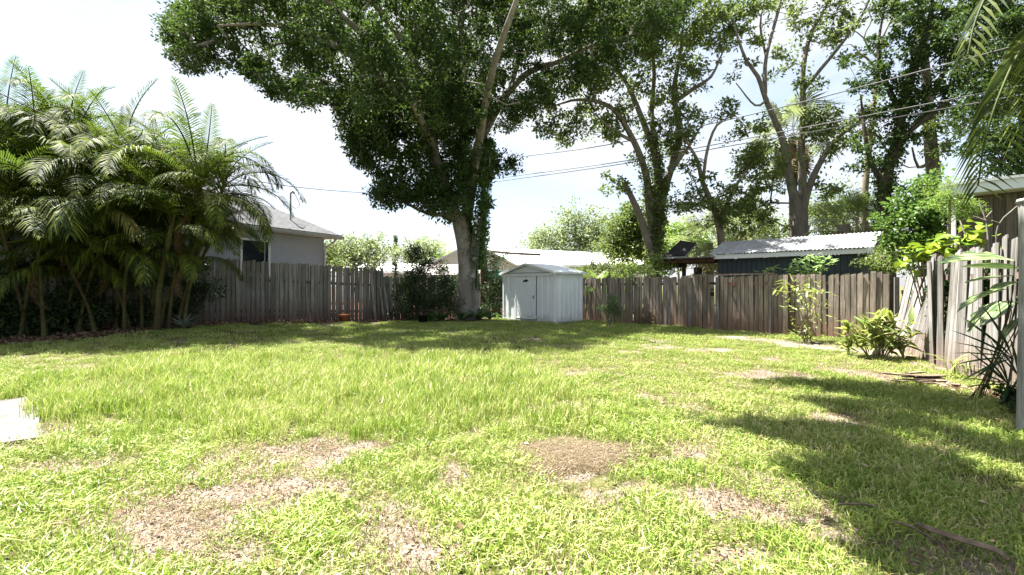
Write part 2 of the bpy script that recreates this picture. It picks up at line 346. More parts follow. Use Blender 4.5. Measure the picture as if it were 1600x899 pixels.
def mulch(x, y):
    x = np.asarray(x, float); y = np.asarray(y, float)
    d1 = -side(LP0, CORN, x, y) / (CORN - LP0).length
    w = .75 + .5 * (fbm(x * .9, y * .9, 5) - .5) + 1.6 * sstep(-7.5, -10.5, x)
    a = sstep(w + .25, w - .15, d1) * sstep(-.5, -2.5, x - 2)
    t1 = sstep(1.25, .8, np.hypot(x + 1.9, y - 18.9))
    b = sstep(.45, .2, np.hypot((x - 5.9) * 1.2, (y - 6.0) * .5)) * .9
    return np.clip(np.maximum(np.maximum(a, t1), b), 0, 1)
def tall(x, y):
    a = sstep(-7.5, -5.5, x) * sstep(1.1, .1, x + .12 * (y - 6)) * sstep(3.7, 5.4, y + .8 * (fbm(x * 1.5, y * 1.5, 61) - .5)) * sstep(9.8, 7.6, y)
    return a * (.55 + .45 * fbm(np.asarray(x) * 1.1, np.asarray(y) * 1.1, 41))

# ground sheet
def axis(a, b, st, far):
    c = list(np.arange(a, b + 1e-6, st)); k = st; q = c[-1]; p = c[0]; hi = []; lo = []
    while q < far: k *= 1.5; q += k; hi.append(q)
    k = st
    while p > -far: k *= 1.5; p -= k; lo.append(p)
    return np.array(lo[::-1] + c + hi)
ax = axis(-16, 12, .14, 700); ay = axis(0, 23, .14, 700)
X, Y = np.meshgrid(ax, ay); nx, ny = len(ax), len(ay)
Z = gh(X, Y) - .0
V = np.stack([X.ravel(), Y.ravel(), Z.ravel()], 1)
i, j = np.meshgrid(np.arange(nx - 1), np.arange(ny - 1)); b0 = (j * nx + i).ravel()
F = np.stack([b0, b0 + 1, b0 + nx + 1, b0 + nx], 1)
me = np_mesh('ground', V, F, {'dry': dry(X, Y).ravel() * (inyard(X, Y)).ravel(), 'mulch': mulch(X, Y).ravel()}, True)
tag(link('ground', me, M['ground']), kind='structure')

# lawn (instances of tufts held in the same object, spread by geometry nodes)
def tuft(n, rad, h0, h1, w, lean, dead, seed, segs=2):
    r = np.random.default_rng(seed); V = []; F = []; v = []
    for k in range(n):
        a = r.uniform(0, 2 * PI); q = rad * math.sqrt(r.random()); bx, by = q * math.cos(a), q * math.sin(a)
        h = r.uniform(h0, h1); th = r.uniform(0, 2 * PI); ln = lean * r.uniform(.3, 1.4) * h; ww = w * r.uniform(.7, 1.3)
        dx, dy = math.cos(th), math.sin(th); sa = r.uniform(0, 2 * PI); sx, sy = math.cos(sa) * ww, math.sin(sa) * ww
        b = len(V); z1 = h * r.uniform(.5, .65); z2 = max(.012, h * (1 - .35 * min(1, lean)))
        V += [(bx - sx, by - sy, -.01), (bx + sx, by + sy, -.01), (bx + sx * .8 + dx * ln * .35, by + sy * .8 + dy * ln * .35, z1), (bx - sx * .8 + dx * ln * .35, by - sy * .8 + dy * ln * .35, z1),
              (bx + dx * ln, by + dy * ln, z2)]
        F += [(b, b + 1, b + 2), (b, b + 2, b + 3), (b + 3, b + 2, b + 4)]; v += [r.random()] * 5
    return V, F, v, [dead if r.random() > .001 else 1 for _ in v]
TV = []
for s in range(3): TV.append(tuft(38, .11, .035, .085, .0032, .8, 0, 100 + s))       # 0-2 short
for s in range(3): TV.append(tuft(26, .11, .13, .24, .0036, .38, 0, 200 + s))        # 3-5 tall
for s in range(2): TV.append(tuft(34, .12, .02, .06, .0022, 1.6, 1, 300 + s))        # 6-7 straw
for s in range(2): TV.append(tuft(26, .10, .03, .06, .0070, .95, 0, 400 + s))        # 8-9 broad weed
for s in range(2): TV.append(tuft(18, .10, .08, .17, .0032, .8, 0, 500 + s))         # 10-11 medium wispy
for s in range(2): TV.append(tuft(42, .24, .04, .10, .006, .7, 0, 600 + s))          # 12-13 far
SV = []; SF = []; sv = []; sdd = []; sk = []
for k, (v_, f_, a_, d_) in enumerate(TV):
    b = len(SV); SV += v_; SF += [tuple(b + q for q in f) for f in f_]; sv += a_; sdd += d_; sk += [k] * len(v_)
pts = []; idx = []; scl = []
for (ya, yb, dens) in ((1.7, 3.0, 330), (3.0, 4.6, 240), (4.6, 7.5, 150), (7.5, 11, 85), (11, 22.5, 38)):
    x0, x1 = -1.22 * yb - .8, 1.22 * yb + .8; n = int((x1 - x0) * (yb - ya) * dens)
    x = RNG.uniform(x0, x1, n); y = RNG.uniform(ya, yb, n)
    k = inyard(x, y, .06) & (np.abs(x) < 1.22 * y + .8); x, y = x[k], y[k]
    d = dry(x, y); mu = mulch(x, y); tl = tall(x, y); r = RNG.random(len(x))
    # concrete slab
    A = (x + 5.7) * .727 + (y - 5.65) * -.686; B = (x + 5.7) * .72 + (y - 5.65) * .69
    slab = (A > -.02) & (A < 2.22) & (B < .0)
    keep = (r > d * .93) & (RNG.random(len(x)) > mu * 1.05) & ~slab
    small = fbm(x * 6, y * 6, 77, 3); keep &= (small > .36) | (tl > .4)
    near = y < 11
    q = RNG.random(len(x)); ind = np.where(near, RNG.integers(0, 3, len(x)), RNG.integers(12, 14, len(x)))
    ind = np.where((q < .12 + .5 * (fbm(x * .8, y * .8, 9) > .55)) & near & (x > -.5), RNG.integers(8, 10, len(x)), ind)
    ind = np.where((RNG.random(len(x)) < .24 * (x < 1.8)) & near, RNG.integers(10, 12, len(x)), ind)
    ind = np.where(RNG.random(len(x)) < tl * 1.1, RNG.integers(3, 6, len(x)), ind)
    ind = np.where((RNG.random(len(x)) < .10 + .12 * d) & near & (tl < .3), RNG.integers(6, 8, len(x)), ind)
    sc = (.75 + .6 * RNG.random(len(x))) * (.75 + .5 * fbm(x * .9, y * .9, 55)) * (1 - .35 * d)
    sc = np.where((y < 4.6) & (ind < 3), sc * 1.1, sc); sc = np.where(ind < 3, sc, sc * (.7 + .3 * (tl + .3)))
    pts.append(np.stack([x, y, gh(x, y) - .004], 1)[keep]); idx.append(ind[keep]); scl.append(sc[keep])
    # straw lying on the dry patches
    st = (d > .15) & (RNG.random(len(x)) < .10 + .36 * d * (y < 5)) & ~slab & (y < 13)
    pts.append(np.stack([x, y, gh(x, y) - .006], 1)[st]); idx.append(RNG.integers(6, 8, st.sum())); scl.append(RNG.uniform(.7, 1.2, st.sum()))
n = 1250; a = RNG.uniform(0, 2 * PI, n); q = np.sqrt(RNG.random(n)); q2 = q * (.8 + .22 * np.sin(3 * a + 1) + .16 * np.sin(5 * a) + .1 * np.sin(9 * a)); x = .48 + .56 * q2 * np.cos(a) + RNG.normal(0, .05, n); y = 3.78 + .36 * q2 * np.sin(a) + RNG.normal(0, .04, n)   # straw heap
pts.append(np.stack([x, y, gh(x, y) + .010 * (1 - q * q) * RNG.random(n)], 1)); idx.append(RNG.integers(6, 8, n)); scl.append(RNG.uniform(.5, 1.1, n))
pts = np.concatenate(pts); idx = np.concatenate(idx); scl = np.concatenate(scl)
nS, nP = len(SV), len(pts); print('tufts', nP)
V = np.concatenate([np.array(SV), pts])
me = np_mesh('lawn_grass', V, np.array(SF), {'v': np.concatenate([sv, np.zeros(nP)]), 'dead': np.concatenate([sdd, np.zeros(nP)]),
     'src': np.concatenate([sk, np.full(nP, -1)]), 'pick': np.concatenate([np.zeros(nS), idx]), 'sz': np.concatenate([np.ones(nS), scl]),
     'rot': np.concatenate([np.zeros(nS), RNG.uniform(0, 2 * PI, nP)])})
lawn = link('lawn_grass', me, M['grass']); tag(lawn, 'patchy yellow green lawn grass, long and upright in the middle left', 'grass', kind='stuff')
ng = bpy.data.node_groups.new('scatter', 'GeometryNodeTree')
ng.interface.new_socket('Geometry', in_out='INPUT', socket_type='NodeSocketGeometry'); ng.interface.new_socket('Geometry', in_out='OUTPUT', socket_type='NodeSocketGeometry')
gi = ng.nodes.new('NodeGroupInput'); go = ng.nodes.new('NodeGroupOutput')
def named(n):
    a = ng.nodes.new('GeometryNodeInputNamedAttribute'); a.data_type = 'FLOAT'; a.inputs['Name'].default_value = n; return a.outputs['Attribute']
src = named('src'); g2i = ng.nodes.new('GeometryNodeGeometryToInstance')
def sepa(geo, lo, hi):
    c1 = ng.nodes.new('FunctionNodeCompare'); c1.data_type = 'FLOAT'; c1.operation = 'GREATER_THAN'; c1.inputs[1].default_value = lo; ng.links.new(src, c1.inputs[0])
    c2 = ng.nodes.new('FunctionNodeCompare'); c2.data_type = 'FLOAT'; c2.operation = 'LESS_THAN'; c2.inputs[1].default_value = hi; ng.links.new(src, c2.inputs[0])
    bo = ng.nodes.new('FunctionNodeBooleanMath'); ng.links.new(c1.outputs[0], bo.inputs[0]); ng.links.new(c2.outputs[0], bo.inputs[1])
    s = ng.nodes.new('GeometryNodeSeparateGeometry'); s.domain = 'POINT'; ng.links.new(geo, s.inputs[0]); ng.links.new(bo.outputs[0], s.inputs['Selection']); return s.outputs[0]
# join order: the last link becomes the first instance, so link highest index first
for k in range(len(TV) - 1, -1, -1):
    g1 = ng.nodes.new('GeometryNodeGeometryToInstance'); ng.links.new(sepa(gi.outputs[0], k - .5, k + .5), g1.inputs[0])
    if k == len(TV) - 1: jn = ng.nodes.new('GeometryNodeJoinGeometry')
    ng.links.new(g1.outputs[0], jn.inputs[0])
REV = True
m2p = ng.nodes.new('GeometryNodeMeshToPoints'); ng.links.new(sepa(gi.outputs[0], -2, -.5), m2p.inputs[0])
iop = ng.nodes.new('GeometryNodeInstanceOnPoints'); ng.links.new(m2p.outputs[0], iop.inputs['Points']); ng.links.new(jn.outputs[0], iop.inputs['Instance'])
iop.inputs['Pick Instance'].default_value = True
ng.links.new(named('pick'), iop.inputs['Instance Index'])
cx = ng.nodes.new('ShaderNodeCombineXYZ'); ng.links.new(named('rot'), cx.inputs[2]); e2r = ng.nodes.new('FunctionNodeEulerToRotation'); ng.links.new(cx.outputs[0], e2r.inputs[0]); ng.links.new(e2r.outputs[0], iop.inputs['Rotation'])
ng.links.new(named('sz'), iop.inputs['Scale']); ng.links.new(iop.outputs[0], go.inputs[0])
md = lawn.modifiers.new('scatter', 'NODES'); md.node_group = ng

# ---------------------------------------------------------------- leaves, branches, trees
def leafquads(p, d, nrm, Ln, Wd, rng):
    n = len(p); s = np.cross(d, nrm); s /= np.linalg.norm(s, axis=1)[:, None] + 1e-9; nn = np.cross(s, d)
    Ln = Ln[:, None]; Wd = Wd[:, None]; f = nn * Wd * .22
    V = np.stack([p, p + d * Ln * .45 + s * Wd * .5 + f, p + d * Ln, p + d * Ln * .45 - s * Wd * .5 + f], 1).reshape(-1, 3)
    b = np.arange(n) * 4
    F = np.stack([b, b + 1, b + 2, b, b + 2, b + 3], 1).reshape(-1, 3)
    v = np.repeat(rng.random(n), 4)
    return V, F, v
def unit(a): return a / (np.linalg.norm(a, axis=1)[:, None] + 1e-9)
def foliage_mesh(name, C, rad, per, Ln, Wd, rng, droop=.25, flat=.65, cv=None):
    C = np.asarray(C); k = np.repeat(np.arange(len(C)), np.maximum(3, rng.poisson(per, len(C)))); n = len(k)
    rr = (rad if np.ndim(rad) else np.full(len(C), rad))[k][:, None]
    off = rng.normal(0, 1, (n, 3)); rr = rr * rng.uniform(.5, 1.35, len(C))[k][:, None]; off = unit(off) * (rng.random((n, 1)) ** .45); off[:, 2] *= flat
    p = C[k] + off * rr
    d = unit(off + rng.normal(0, .7, (n, 3)) - np.array([0, 0, droop])); nr = unit(rng.normal(0, .75, (n, 3)) + np.array([0, 0, .7]))
    V, F, v = leafquads(p, d, nr, Ln * rng.uniform(.45, 1.35, n), Wd * rng.uniform(.5, 1.3, n), rng)
    if True: v = np.clip(v * .7 + np.repeat((rng.random(len(C)))[k], 4) * .3, 0, 1)
    return np_mesh(name, V, F, {'v': v})
def poly_in(poly, x, y):
    ins = np.zeros(len(x), bool); n = len(poly)
    for i in range(n):
        x1, y1 = poly[i]; x2, y2 = poly[(i + 1) % n]
        c = ((y1 > y) != (y2 > y)) & (x < (x2 - x1) * (y - y1) / (y2 - y1 + 1e-9) + x1); ins ^= c
    return ins
def pclusters(poly, n, Yc, dY, rng, gap=.42, gs=.55, edge=1.0):
    """cluster centres spread through a crown whose outline is given at distance Yc, with depth dY(px,py)"""
    poly = np.array(poly, float); out = []; lo = poly.min(0); hi = poly.max(0)
    while len(out) < n:
        px = rng.uniform(lo[0], hi[0], 4000); py = rng.uniform(lo[1], hi[1], 4000); k = poly_in(poly, px, py); px, py = px[k], py[k]
        dd = dY(px, py) if callable(dY) else np.full(len(px), dY)
        y = Yc + rng.uniform(-1, 1, len(px)) * dd
        x = (px - 800) / FPX * Yc * (.65 + .35 * y / Yc); z = CAMH + (HOR - py) / FPX * Yc * (.65 + .35 * y / Yc)
        x = (px - 800) / FPX * y; z = CAMH + (HOR - py) / FPX * y
        g = (np.sin(x * 2.1 * gs + 1.3) * np.sin(y * 1.9 * gs + z * .8 * gs) * np.sin(z * 2.3 * gs + x * .6) + 1) / 2 * .6 + .4 * rng.random(len(x))
        k = g > gap; out += list(np.stack([x, y, z], 1)[k])
    return np.array(out[:n])
def bclusters(blobs, dens, rng):
    out = []
    for (px, py, Y_, r) in blobs:
        c = np.array(P(px, py, Y_)); n = max(2, int(dens * r ** 2 * 4)); o = unit(rng.normal(0, 1, (n, 3))) * rng.random((n, 1)) ** .45 * r * np.exp(rng.normal(0, .25, (n, 1)))
        o[:, 2] *= .75; out.append(c + o)
    return np.concatenate(out)
def branches(mb, nodes, C, rng, step=.55, rmax=.09, rk=.0065, sides=4, maxd=99, rmin=.004):
    nodes = np.asarray(nodes); cap = len(nodes) + len(C) * 12; A = np.zeros((cap, 3)); A[:len(nodes)] = nodes; k = len(nodes); n0 = k
    par = np.full(cap, -1); cnt = np.zeros(cap)
    D = np.array([np.min(np.sum((nodes - c) ** 2, 1)) for c in C]); paths = []
    for ci in np.argsort(D):
        c = C[ci]; dv = A[:k] - c; d2 = np.sum(dv * dv, 1) * (1 + .8 * np.clip(dv[:, 2] / (np.sqrt(np.sum(dv * dv, 1)) + .01), 0, 1)); b = int(np.argmin(d2)); dist = math.sqrt(np.sum((A[b] - c) ** 2))
        if dist > maxd: continue
        m = max(1, min(10, int(dist / step))); a0 = A[b].copy(); prev = b; path = [b]
        bend = rng.normal(0, .16 * dist, 3) ; bend[2] -= .08 * dist
        for q in range(1, m + 1):
            t_ = q / m; A[k] = a0 + (c - a0) * t_ + bend * math.sin(PI * t_) * .6; par[k] = prev; prev = k; path.append(k); k += 1
        paths.append(path); cnt[prev] += 1
    for q in range(k - 1, n0 - 1, -1): cnt[par[q]] += cnt[q] if par[q] >= 0 else 0
    for path in paths:
        r0 = min(rmax, rmin + rk * math.sqrt(max(1, cnt[path[1]])))
        rr = [r0] + [min(rmax, rmin + rk * math.sqrt(max(1, cnt[q]))) for q in path[1:]]
        mb.tube([A[q] for q in path], rr, sides, False)
def limbs(mb, L_, sides=10, jit=.05, step=.3):
    nodes = []
    for pts_, rs in L_:
        sp, par = spline(pts_, step); rad = [float(np.interp(q, range(len(rs)), rs)) for q in par]
        mb.tube(sp, rad, sides, True, jit); nodes += [tuple(p) for p in sp]
    return nodes
def tree(name, label, cat, limb_px, C, base, bark, leaf, rad, per, Ln, Wd, seed, group=None, twig=dict(), sides=9, attach_from=0.0, extra=None, flat=.65, droop=.25):
    rng = np.random.default_rng(seed)
    T = thing(name, label, cat, base, 0, group); mb = MB()
    L_ = [([P(*p) if len(p) == 3 else Vector(p[:3]) for p in pl], rs) for pl, rs in limb_px]
    nodes = limbs(mb, L_, sides); nd = np.array(nodes)
    zb = base[2] + attach_from; nd2 = nd[nd[:, 2] > zb] if (nd[:, 2] > zb).any() else nd
    branches(mb, nd2, C, rng, **twig)
    inv = -Vector(base)
    tr = mb.build('trunk', bark, T); tr.location = inv
    cr_ = link('crown', foliage_mesh('crown', C, rad, per, Ln, Wd, rng, droop, flat), leaf, T, inv); tag(cr_, kind='stuff')
    if extra: extra(T, nd, inv, rng)
    return T, L_
# ---- the big shade tree
ground_z = lambda x, y: float(gh(x, y))
BY = 18.9
big = [
    ([(733, 512, BY), (732, 490, BY), (731, 440, BY), (728, 390, BY), (722, 355, BY), (716, 335, BY)], [.62, .47, .37, .34, .35, .30]),
    ([(713, 345, BY), (703, 310, 18.6), (690, 272, 18.2), (676, 234, 17.8), (645, 171, 17.0), (603, 130, 16.2), (575, 106, 15.5), (520, 70, 14.8), (430, 40, 14.2), (340, 40, 14)], [.24, .21, .19, .17, .15, .13, .11, .09, .06, .03]),
    ([(684, 255, 18), (668, 160, 17.2), (649, 99, 16.5), (618, 50, 15.8), (591, 13, 15.2), (560, -50, 15)], [.12, .12, .12, .11, .10, .05]),
    ([(728, 350, BY), (733, 315, 19), (739, 270, 19), (749, 225, 19), (771, 180, 19), (798, 140, 19), (828, 112, 18.7), (870, 97, 18.2), (924, 72, 17.8), (985, 55, 17.5)], [.22, .22, .22, .20, .17, .14, .12, .10, .07, .03]),
    ([(798, 140, 19), (815, 70, 19.5), (830, -20, 19.8), (835, -90, 20)], [.10, .09, .07, .03]),
    ([(729, 340, BY), (724, 270, 18.6), (721, 198, 18.2), (721, 90, 17.8), (725, -20, 17.5), (728, -100, 17.3)], [.13, .11, .09, .08, .06, .03]),
    ([(716, 350, BY), (699, 337, 18.6), (667, 333, 18.0), (630, 315, 17.5), (600, 300, 17.2)], [.11, .10, .07, .05, .02]),
    ([(736, 290, 19), (752, 200, 16.5), (770, 110, 14.8), (800, 20, 13.6), (830, -60, 13)], [.16, .14, .11, .08, .03]),
    ([(690, 272, 18.2), (660, 190, 15.8), (600, 90, 14), (520, 10, 13), (470, -60, 12.6)], [.14, .12, .10, .07, .03]),
]
rng = np.random.default_rng(21)
poly_top = [(262, 30), (255, 62), (285, 62), (262, 88), (278, 112), (312, 116), (318, 92), (345, 100), (372, 122), (398, 118), (418, 142), (450, 152), (470, 166), (505, 158), (520, 150), (560, 165),
            (640, 190), (740, 190), (800, 200), (850, 165), (900, 140), (960, 108), (1010, 70), (1060, 40), (1080, 0), (1000, -60), (900, -120), (740, -160), (560, -130), (420, -70), (320, -30), (280, 0)]
poly_low = [(515, 150), (530, 190), (545, 225), (560, 262), (590, 280), (578, 318), (600, 330), (640, 318), (680, 338), (712, 340), (738, 320), (765, 320), (768, 250), (760, 200), (790, 160), (700, 120), (560, 120)]
dy_top = lambda px, py: 2.3 + 2.6 * np.clip(1 - ((px - 560) / 210.) ** 2, 0, 1)
C1 = pclusters(poly_top, 2100, 16.3, dy_top, rng, .50, .8)
k_ = (800 + C1[:, 0] / C1[:, 1] * FPX) > 700; C1[k_] = (C1[k_] - np.array([0, 0, CAMH])) * 1.10 + np.array([0, 0, CAMH])
C2 = pclusters(poly_low, 700, 17.6, 2.0, rng, .46, .8)
C3 = pclusters([(765, 232), (808, 240), (806, 268), (778, 270), (760, 262)], 16, 18.8, .4, rng, .0)
# keep the seen trunk limbs partly free: thin clusters that sit in front of the pale limbs
CB = np.concatenate([C1, C2, C3]); CB = CB[CB[:, 2] < 12.8]
def seen(c): return 800 + c[:, 0] / c[:, 1] * FPX, HOR - (c[:, 2] - CAMH) / c[:, 1] * FPX
def clear_front(C, Lpx, wid, keep=.12):
    sx, sy = seen(C); kill = np.zeros(len(C), bool)
    for pl in Lpx:
        a = np.array([(q[0], q[1]) for q in pl], float); yd = np.array([q[2] for q in pl])
        for i in range(len(a) - 1):
            ab = a[i + 1] - a[i]; t_ = np.clip(((sx - a[i][0]) * ab[0] + (sy - a[i][1]) * ab[1]) / (ab @ ab), 0, 1)
            d = np.hypot(sx - a[i][0] - t_ * ab[0], sy - a[i][1] - t_ * ab[1]); yy = yd[i] + t_ * (yd[i + 1] - yd[i])
            kill |= (d < wid) & (C[:, 1] < yy + .3)
    return C[~kill | (np.random.default_rng(1).random(len(C)) < keep)]
CB = clear_front(CB, [big[1][0][2:8], big[3][0][0:9], big[2][0][2:5], big[0][0][3:]], 11, .10)
def ivy(T, nd, inv, rng):
    Ls = T['_L']; ps = []
    return
def ivy_on(T, inv, pl, rs, n, reach, biasdir, rng, Ln=.10, Wd=.08, amt=.55, mat=None, t0=0, t1=1):
    sp, par = spline(pl, .12); rad = [float(np.interp(q, range(len(rs)), rs)) for q in par]
    sp = np.array([tuple(p) for p in sp]); rad = np.array(rad); k = (rng.uniform(t0, t1, n) * (len(sp) - 1)).astype(int)
    a = rng.normal(0, 1, (n, 3)) + np.array(biasdir) * amt * 2; a[:, 2] *= .3; a = unit(a)
    p = sp[k] + a * (rad[k][:, None] + rng.random((n, 1)) ** 1.6 * reach)
    d = unit(a * .6 + rng.normal(0, .6, (n, 3)) + np.array([0, 0, -.5])); nr = unit(a + rng.normal(0, .5, (n, 3)))
    V, F, v = leafquads(p, d, nr, Ln * rng.uniform(.6, 1.3, n), Wd * rng.uniform(.6, 1.3, n), rng)
    o = link('ivy', np_mesh('ivy', V, F, {'v': v}), mat or M['ivy'], T, inv); tag(o, kind='stuff'); return o
T, LB = tree('shade_tree', 'huge dark green spreading tree with pale ivy clad trunk beside the white shed', 'tree', big, CB, (P(733, 500, BY).x, BY, 0), M['bark'], M['oak'],
             .36, 82, .15, .072, 5, twig=dict(rmax=.07, rk=.006), attach_from=3.0, sides=14)
inv = -Vector((P(733, 500, BY).x, BY, 0)); rng = np.random.default_rng(33)
ivy_on(T, inv, [P(742, 415, BY), P(744, 370, BY), P(745, 320, BY), P(752, 250, BY), P(758, 215, BY)], [.1, .16, .2, .16, .1], 6500, .36, (.9, -.5, 0), rng, amt=.6)
ivy_on(T, inv, LB[0][0], LB[0][1], 2200, .08, (1, -.2, 0), rng, Ln=.08, Wd=.06, amt=1.3, t0=.35)
ivy_on(T, inv, LB[5][0], LB[5][1], 2200, .22, (0, -.3, 0), rng, amt=.1, t0=0, t1=.6)
ivy_on(T, inv, LB[1][0], LB[1][1], 3000, .28, (-.7, .5, 0), rng, amt=.7, t0=0, t1=.35)
mb = MB()
for k in range(7):     # ivy stems climbing the trunk
    x0 = 738 + k * 1.8; mb.tube(spline([P(x0 + random.uniform(-3, 3), 500, BY - .38), P(x0 - 4 + random.uniform(-3, 3), 450, BY - .36), P(x0 - 2, 400, BY - .34), P(x0 + 3, 340, BY - .33)], .2)[0], .016, 5)
for kx, ky in ((718, 343), (742, 405), (739, 432)):   # knots
    mb.tube([P(kx, ky, BY - .22), P(kx - .5, ky, BY - .40), P(kx - .5, ky, BY - .44)], [.12, .10, .06], 9)
mb.build('climbing_stem', M['bark'], T, inv)

# ---- the trees behind the back fence
def zfree(px, Y_, z=0): return Vector(((px - 800) / FPX * Y_, Y_, z))
def gbase(px, Y_): v = zfree(px, Y_); return (v.x, v.y, 0)
Y2 = 20.5
t2 = [([(1021, 495, Y2), (1022, 420, Y2), (1024, 370, Y2), (1030, 311, Y2), (1024, 245, Y2), (1000, 178, Y2), (978, 129, Y2), (951, 93, Y2 - .5), (930, 50, Y2 - 1)], [.38, .30, .25, .20, .16, .12, .08, .05, .03]),
      ([(1020, 400, Y2), (1006, 355, Y2 - .3), (988, 311, Y2 - .5), (975, 285, Y2 - .6)], [.24, .16, .13, .10]),
      ([(1022, 380, Y2), (1014, 320, Y2 - .2), (1010, 276, Y2 - .4), (991, 222, Y2 - .8), (956, 169, Y2 - 1.2), (907, 156, Y2 - 1.6), (868, 165, Y2 - 1.9)], [.22, .18, .15, .12, .09, .06, .03]),
      ([(1026, 350, Y2), (1040, 290, Y2 + .3), (1062, 213, Y2 + .4), (1053, 147, Y2 + .5), (1062, 89, Y2 + .5), (1070, 20, Y2 + .5)], [.22, .18, .14, .12, .08, .03]),
      ([(1053, 160, Y2 + .5), (1085, 138, Y2), (1111, 120, Y2 - .4), (1130, 80, Y2 - .6)], [.10, .08, .06, .03]),
      ([(1024, 230, Y2), (1018, 178, Y2 + .6), (1022, 107, Y2 + 1), (1010, 30, Y2 + 1)], [.12, .11, .08, .03]),
      ([(1034, 300, Y2), (1052, 262, Y2 - .4), (1072, 235, Y2 - .8), (1100, 190, Y2 - 1)], [.12, .10, .06, .03]),
      ([(991, 222, Y2 - .8), (960, 205, Y2 - 1.2), (925, 175, Y2 - 1.6)], [.08, .06, .03])]
b2 = [(845, 205, 19, .55), (862, 195, 19, .6), (832, 170, 19, .5), (880, 215, 19.5, .5), (900, 190, 19.3, .9), (935, 150, 19.5, 1.3), (915, 120, 19.5, 1.0), (960, 110, 20, 1.3), (975, 190, 20, 1.0), (955, 215, 20, .8),
      (1000, 140, 20.5, .9), (1035, 195, 20.5, .9), (1060, 215, 20.5, .9), (1080, 180, 20.5, .8), (985, 255, 20.2, .45), (965, 290, 20, .7), (1050, 235, 21, .8), (1000, 50, 20.5, 1.6), (1060, 40, 20.5, 1.6), (1110, 60, 20.5, 1.3), (940, 60, 20, 1.6),
      (1030, 90, 21, 1.3), (1080, 110, 20.5, 1.2), (1000, -10, 20.5, 1.8), (1080, -20, 20.5, 1.8), (960, 0, 20, 1.6), (1120, 10, 20.5, 1.3), (1020, 300, 20.7, .7), (1030, 340, 20.6, .6), (870, 170, 19.2, .6), (1040, 150, 21, .8)]
rng = np.random.default_rng(61); C = bclusters(b2, 4.4, rng)
T2, L2 = tree('laurel_tree', 'tall many limbed tree with vine wrapped trunk behind the fence right of the white shed', 'tree', t2, C, gbase(1021, Y2), M['barkpale'], M['mid'], .33, 44, .17, .095, 6, 'tall trees behind the back fence', twig=dict(rmax=.05, rk=.006), attach_from=5.0)
iv = -Vector(gbase(1021, Y2)); ivy_on(T2, iv, L2[0][0], L2[0][1], 3000, .22, (.1, -.6, 0), rng, .12, .09, .3, M['mid'], .12, .62)
ivy_on(T2, iv, L2[2][0], L2[2][1], 700, .2, (0, -.6, 0), rng, .12, .09, .3, M['mid'], .0, .4)

Y3 = 19.5
t3 = [([(1128, 500, Y3), (1128, 420, Y3), (1127, 378, Y3), (1120, 338, Y3), (1098, 285, Y3), (1089, 249, Y3), (1067, 213, Y3)], [.2, .17, .15, .13, .10, .07, .03]),
      ([(1098, 285, Y3), (1105, 235, Y3 - .3), (1120, 196, Y3 - .5), (1148, 180, Y3 - .6)], [.07, .06, .05, .02]), ([(1122, 345, Y3), (1150, 290, Y3), (1180, 250, Y3)], [.08, .06, .03]),
      ([(1118, 330, Y3), (1090, 320, Y3 - .3), (1065, 318, Y3 - .4)], [.06, .05, .02])]
b3 = [(1080, 320, 19, .8), (1060, 312, 19, .5), (1105, 305, 19.3, .7), (1130, 320, 19.3, .8), (1160, 330, 19.6, .8), (1100, 280, 19.3, .5), (1080, 262, 19.3, .5), (1125, 345, 19.3, .6), (1115, 175, 19, .6), (1140, 165, 19, .5), (1185, 235, 19.5, .8), (1165, 250, 19.5, .8), (1150, 210, 19.5, .6), (1070, 212, 19.3, .5)]
rng = np.random.default_rng(62); C = bclusters(b3, 5.5, rng)
tree('laurel_tree', 'slim leaning dark tree rising behind the left end of the corrugated metal roof', 'tree', t3, C, gbase(1128, Y3), M['bark2'], M['mid'], .3, 40, .16, .09, 7, 'tall trees behind the back fence', twig=dict(rmax=.04, rk=.006), attach_from=3.0)

Y4 = 20
t4 = [([(1252, 500, Y4), (1252, 420, Y4), (1250, 369, Y4), (1248, 330, Y4), (1236, 290, Y4), (1224, 222, Y4), (1198, 160, Y4 - .4), (1184, 120, Y4 - .6), (1166, 95, Y4 - .8), (1150, 50, Y4 - 1), (1144, 20, Y4 - 1)], [.44, .38, .31, .24, .17, .14, .10, .08, .06, .04, .02]),
      ([(1254, 380, Y4), (1254, 300, Y4 + .2), (1252, 240, Y4 + .3), (1255, 178, Y4 + .4), (1255, 111, Y4 + .5), (1267, 53, Y4 + .6), (1290, 12, Y4 + .6), (1310, -40, Y4 + .6)], [.22, .17, .14, .12, .10, .08, .06, .03]),
      ([(1250, 345, Y4), (1262, 298, Y4 - .2), (1284, 249, Y4 - .6), (1311, 213, Y4 - .9), (1345, 190, Y4 - 1.2), (1375, 168, Y4 - 1.4)], [.2, .14, .11, .08, .06, .03]),
      ([(1256, 140, Y4 + .5), (1285, 105, Y4), (1310, 75, Y4 - .3), (1348, 22, Y4 - .6), (1365, -20, Y4 - .6)], [.09, .07, .06, .05, .02]),
      ([(1195, 147, Y4 - .4), (1197, 90, Y4 - .2), (1218, 9, Y4), (1225, -40, Y4)], [.09, .07, .06, .03]),
      ([(1200, 155, Y4 - .4), (1180, 165, Y4 - .8), (1150, 130, Y4 - 1.2)], [.05, .04, .02]),
      ([(1197, 90, Y4), (1188, 40, Y4 - .3), (1195, 0, Y4 - .4)], [.05, .04, .02])]
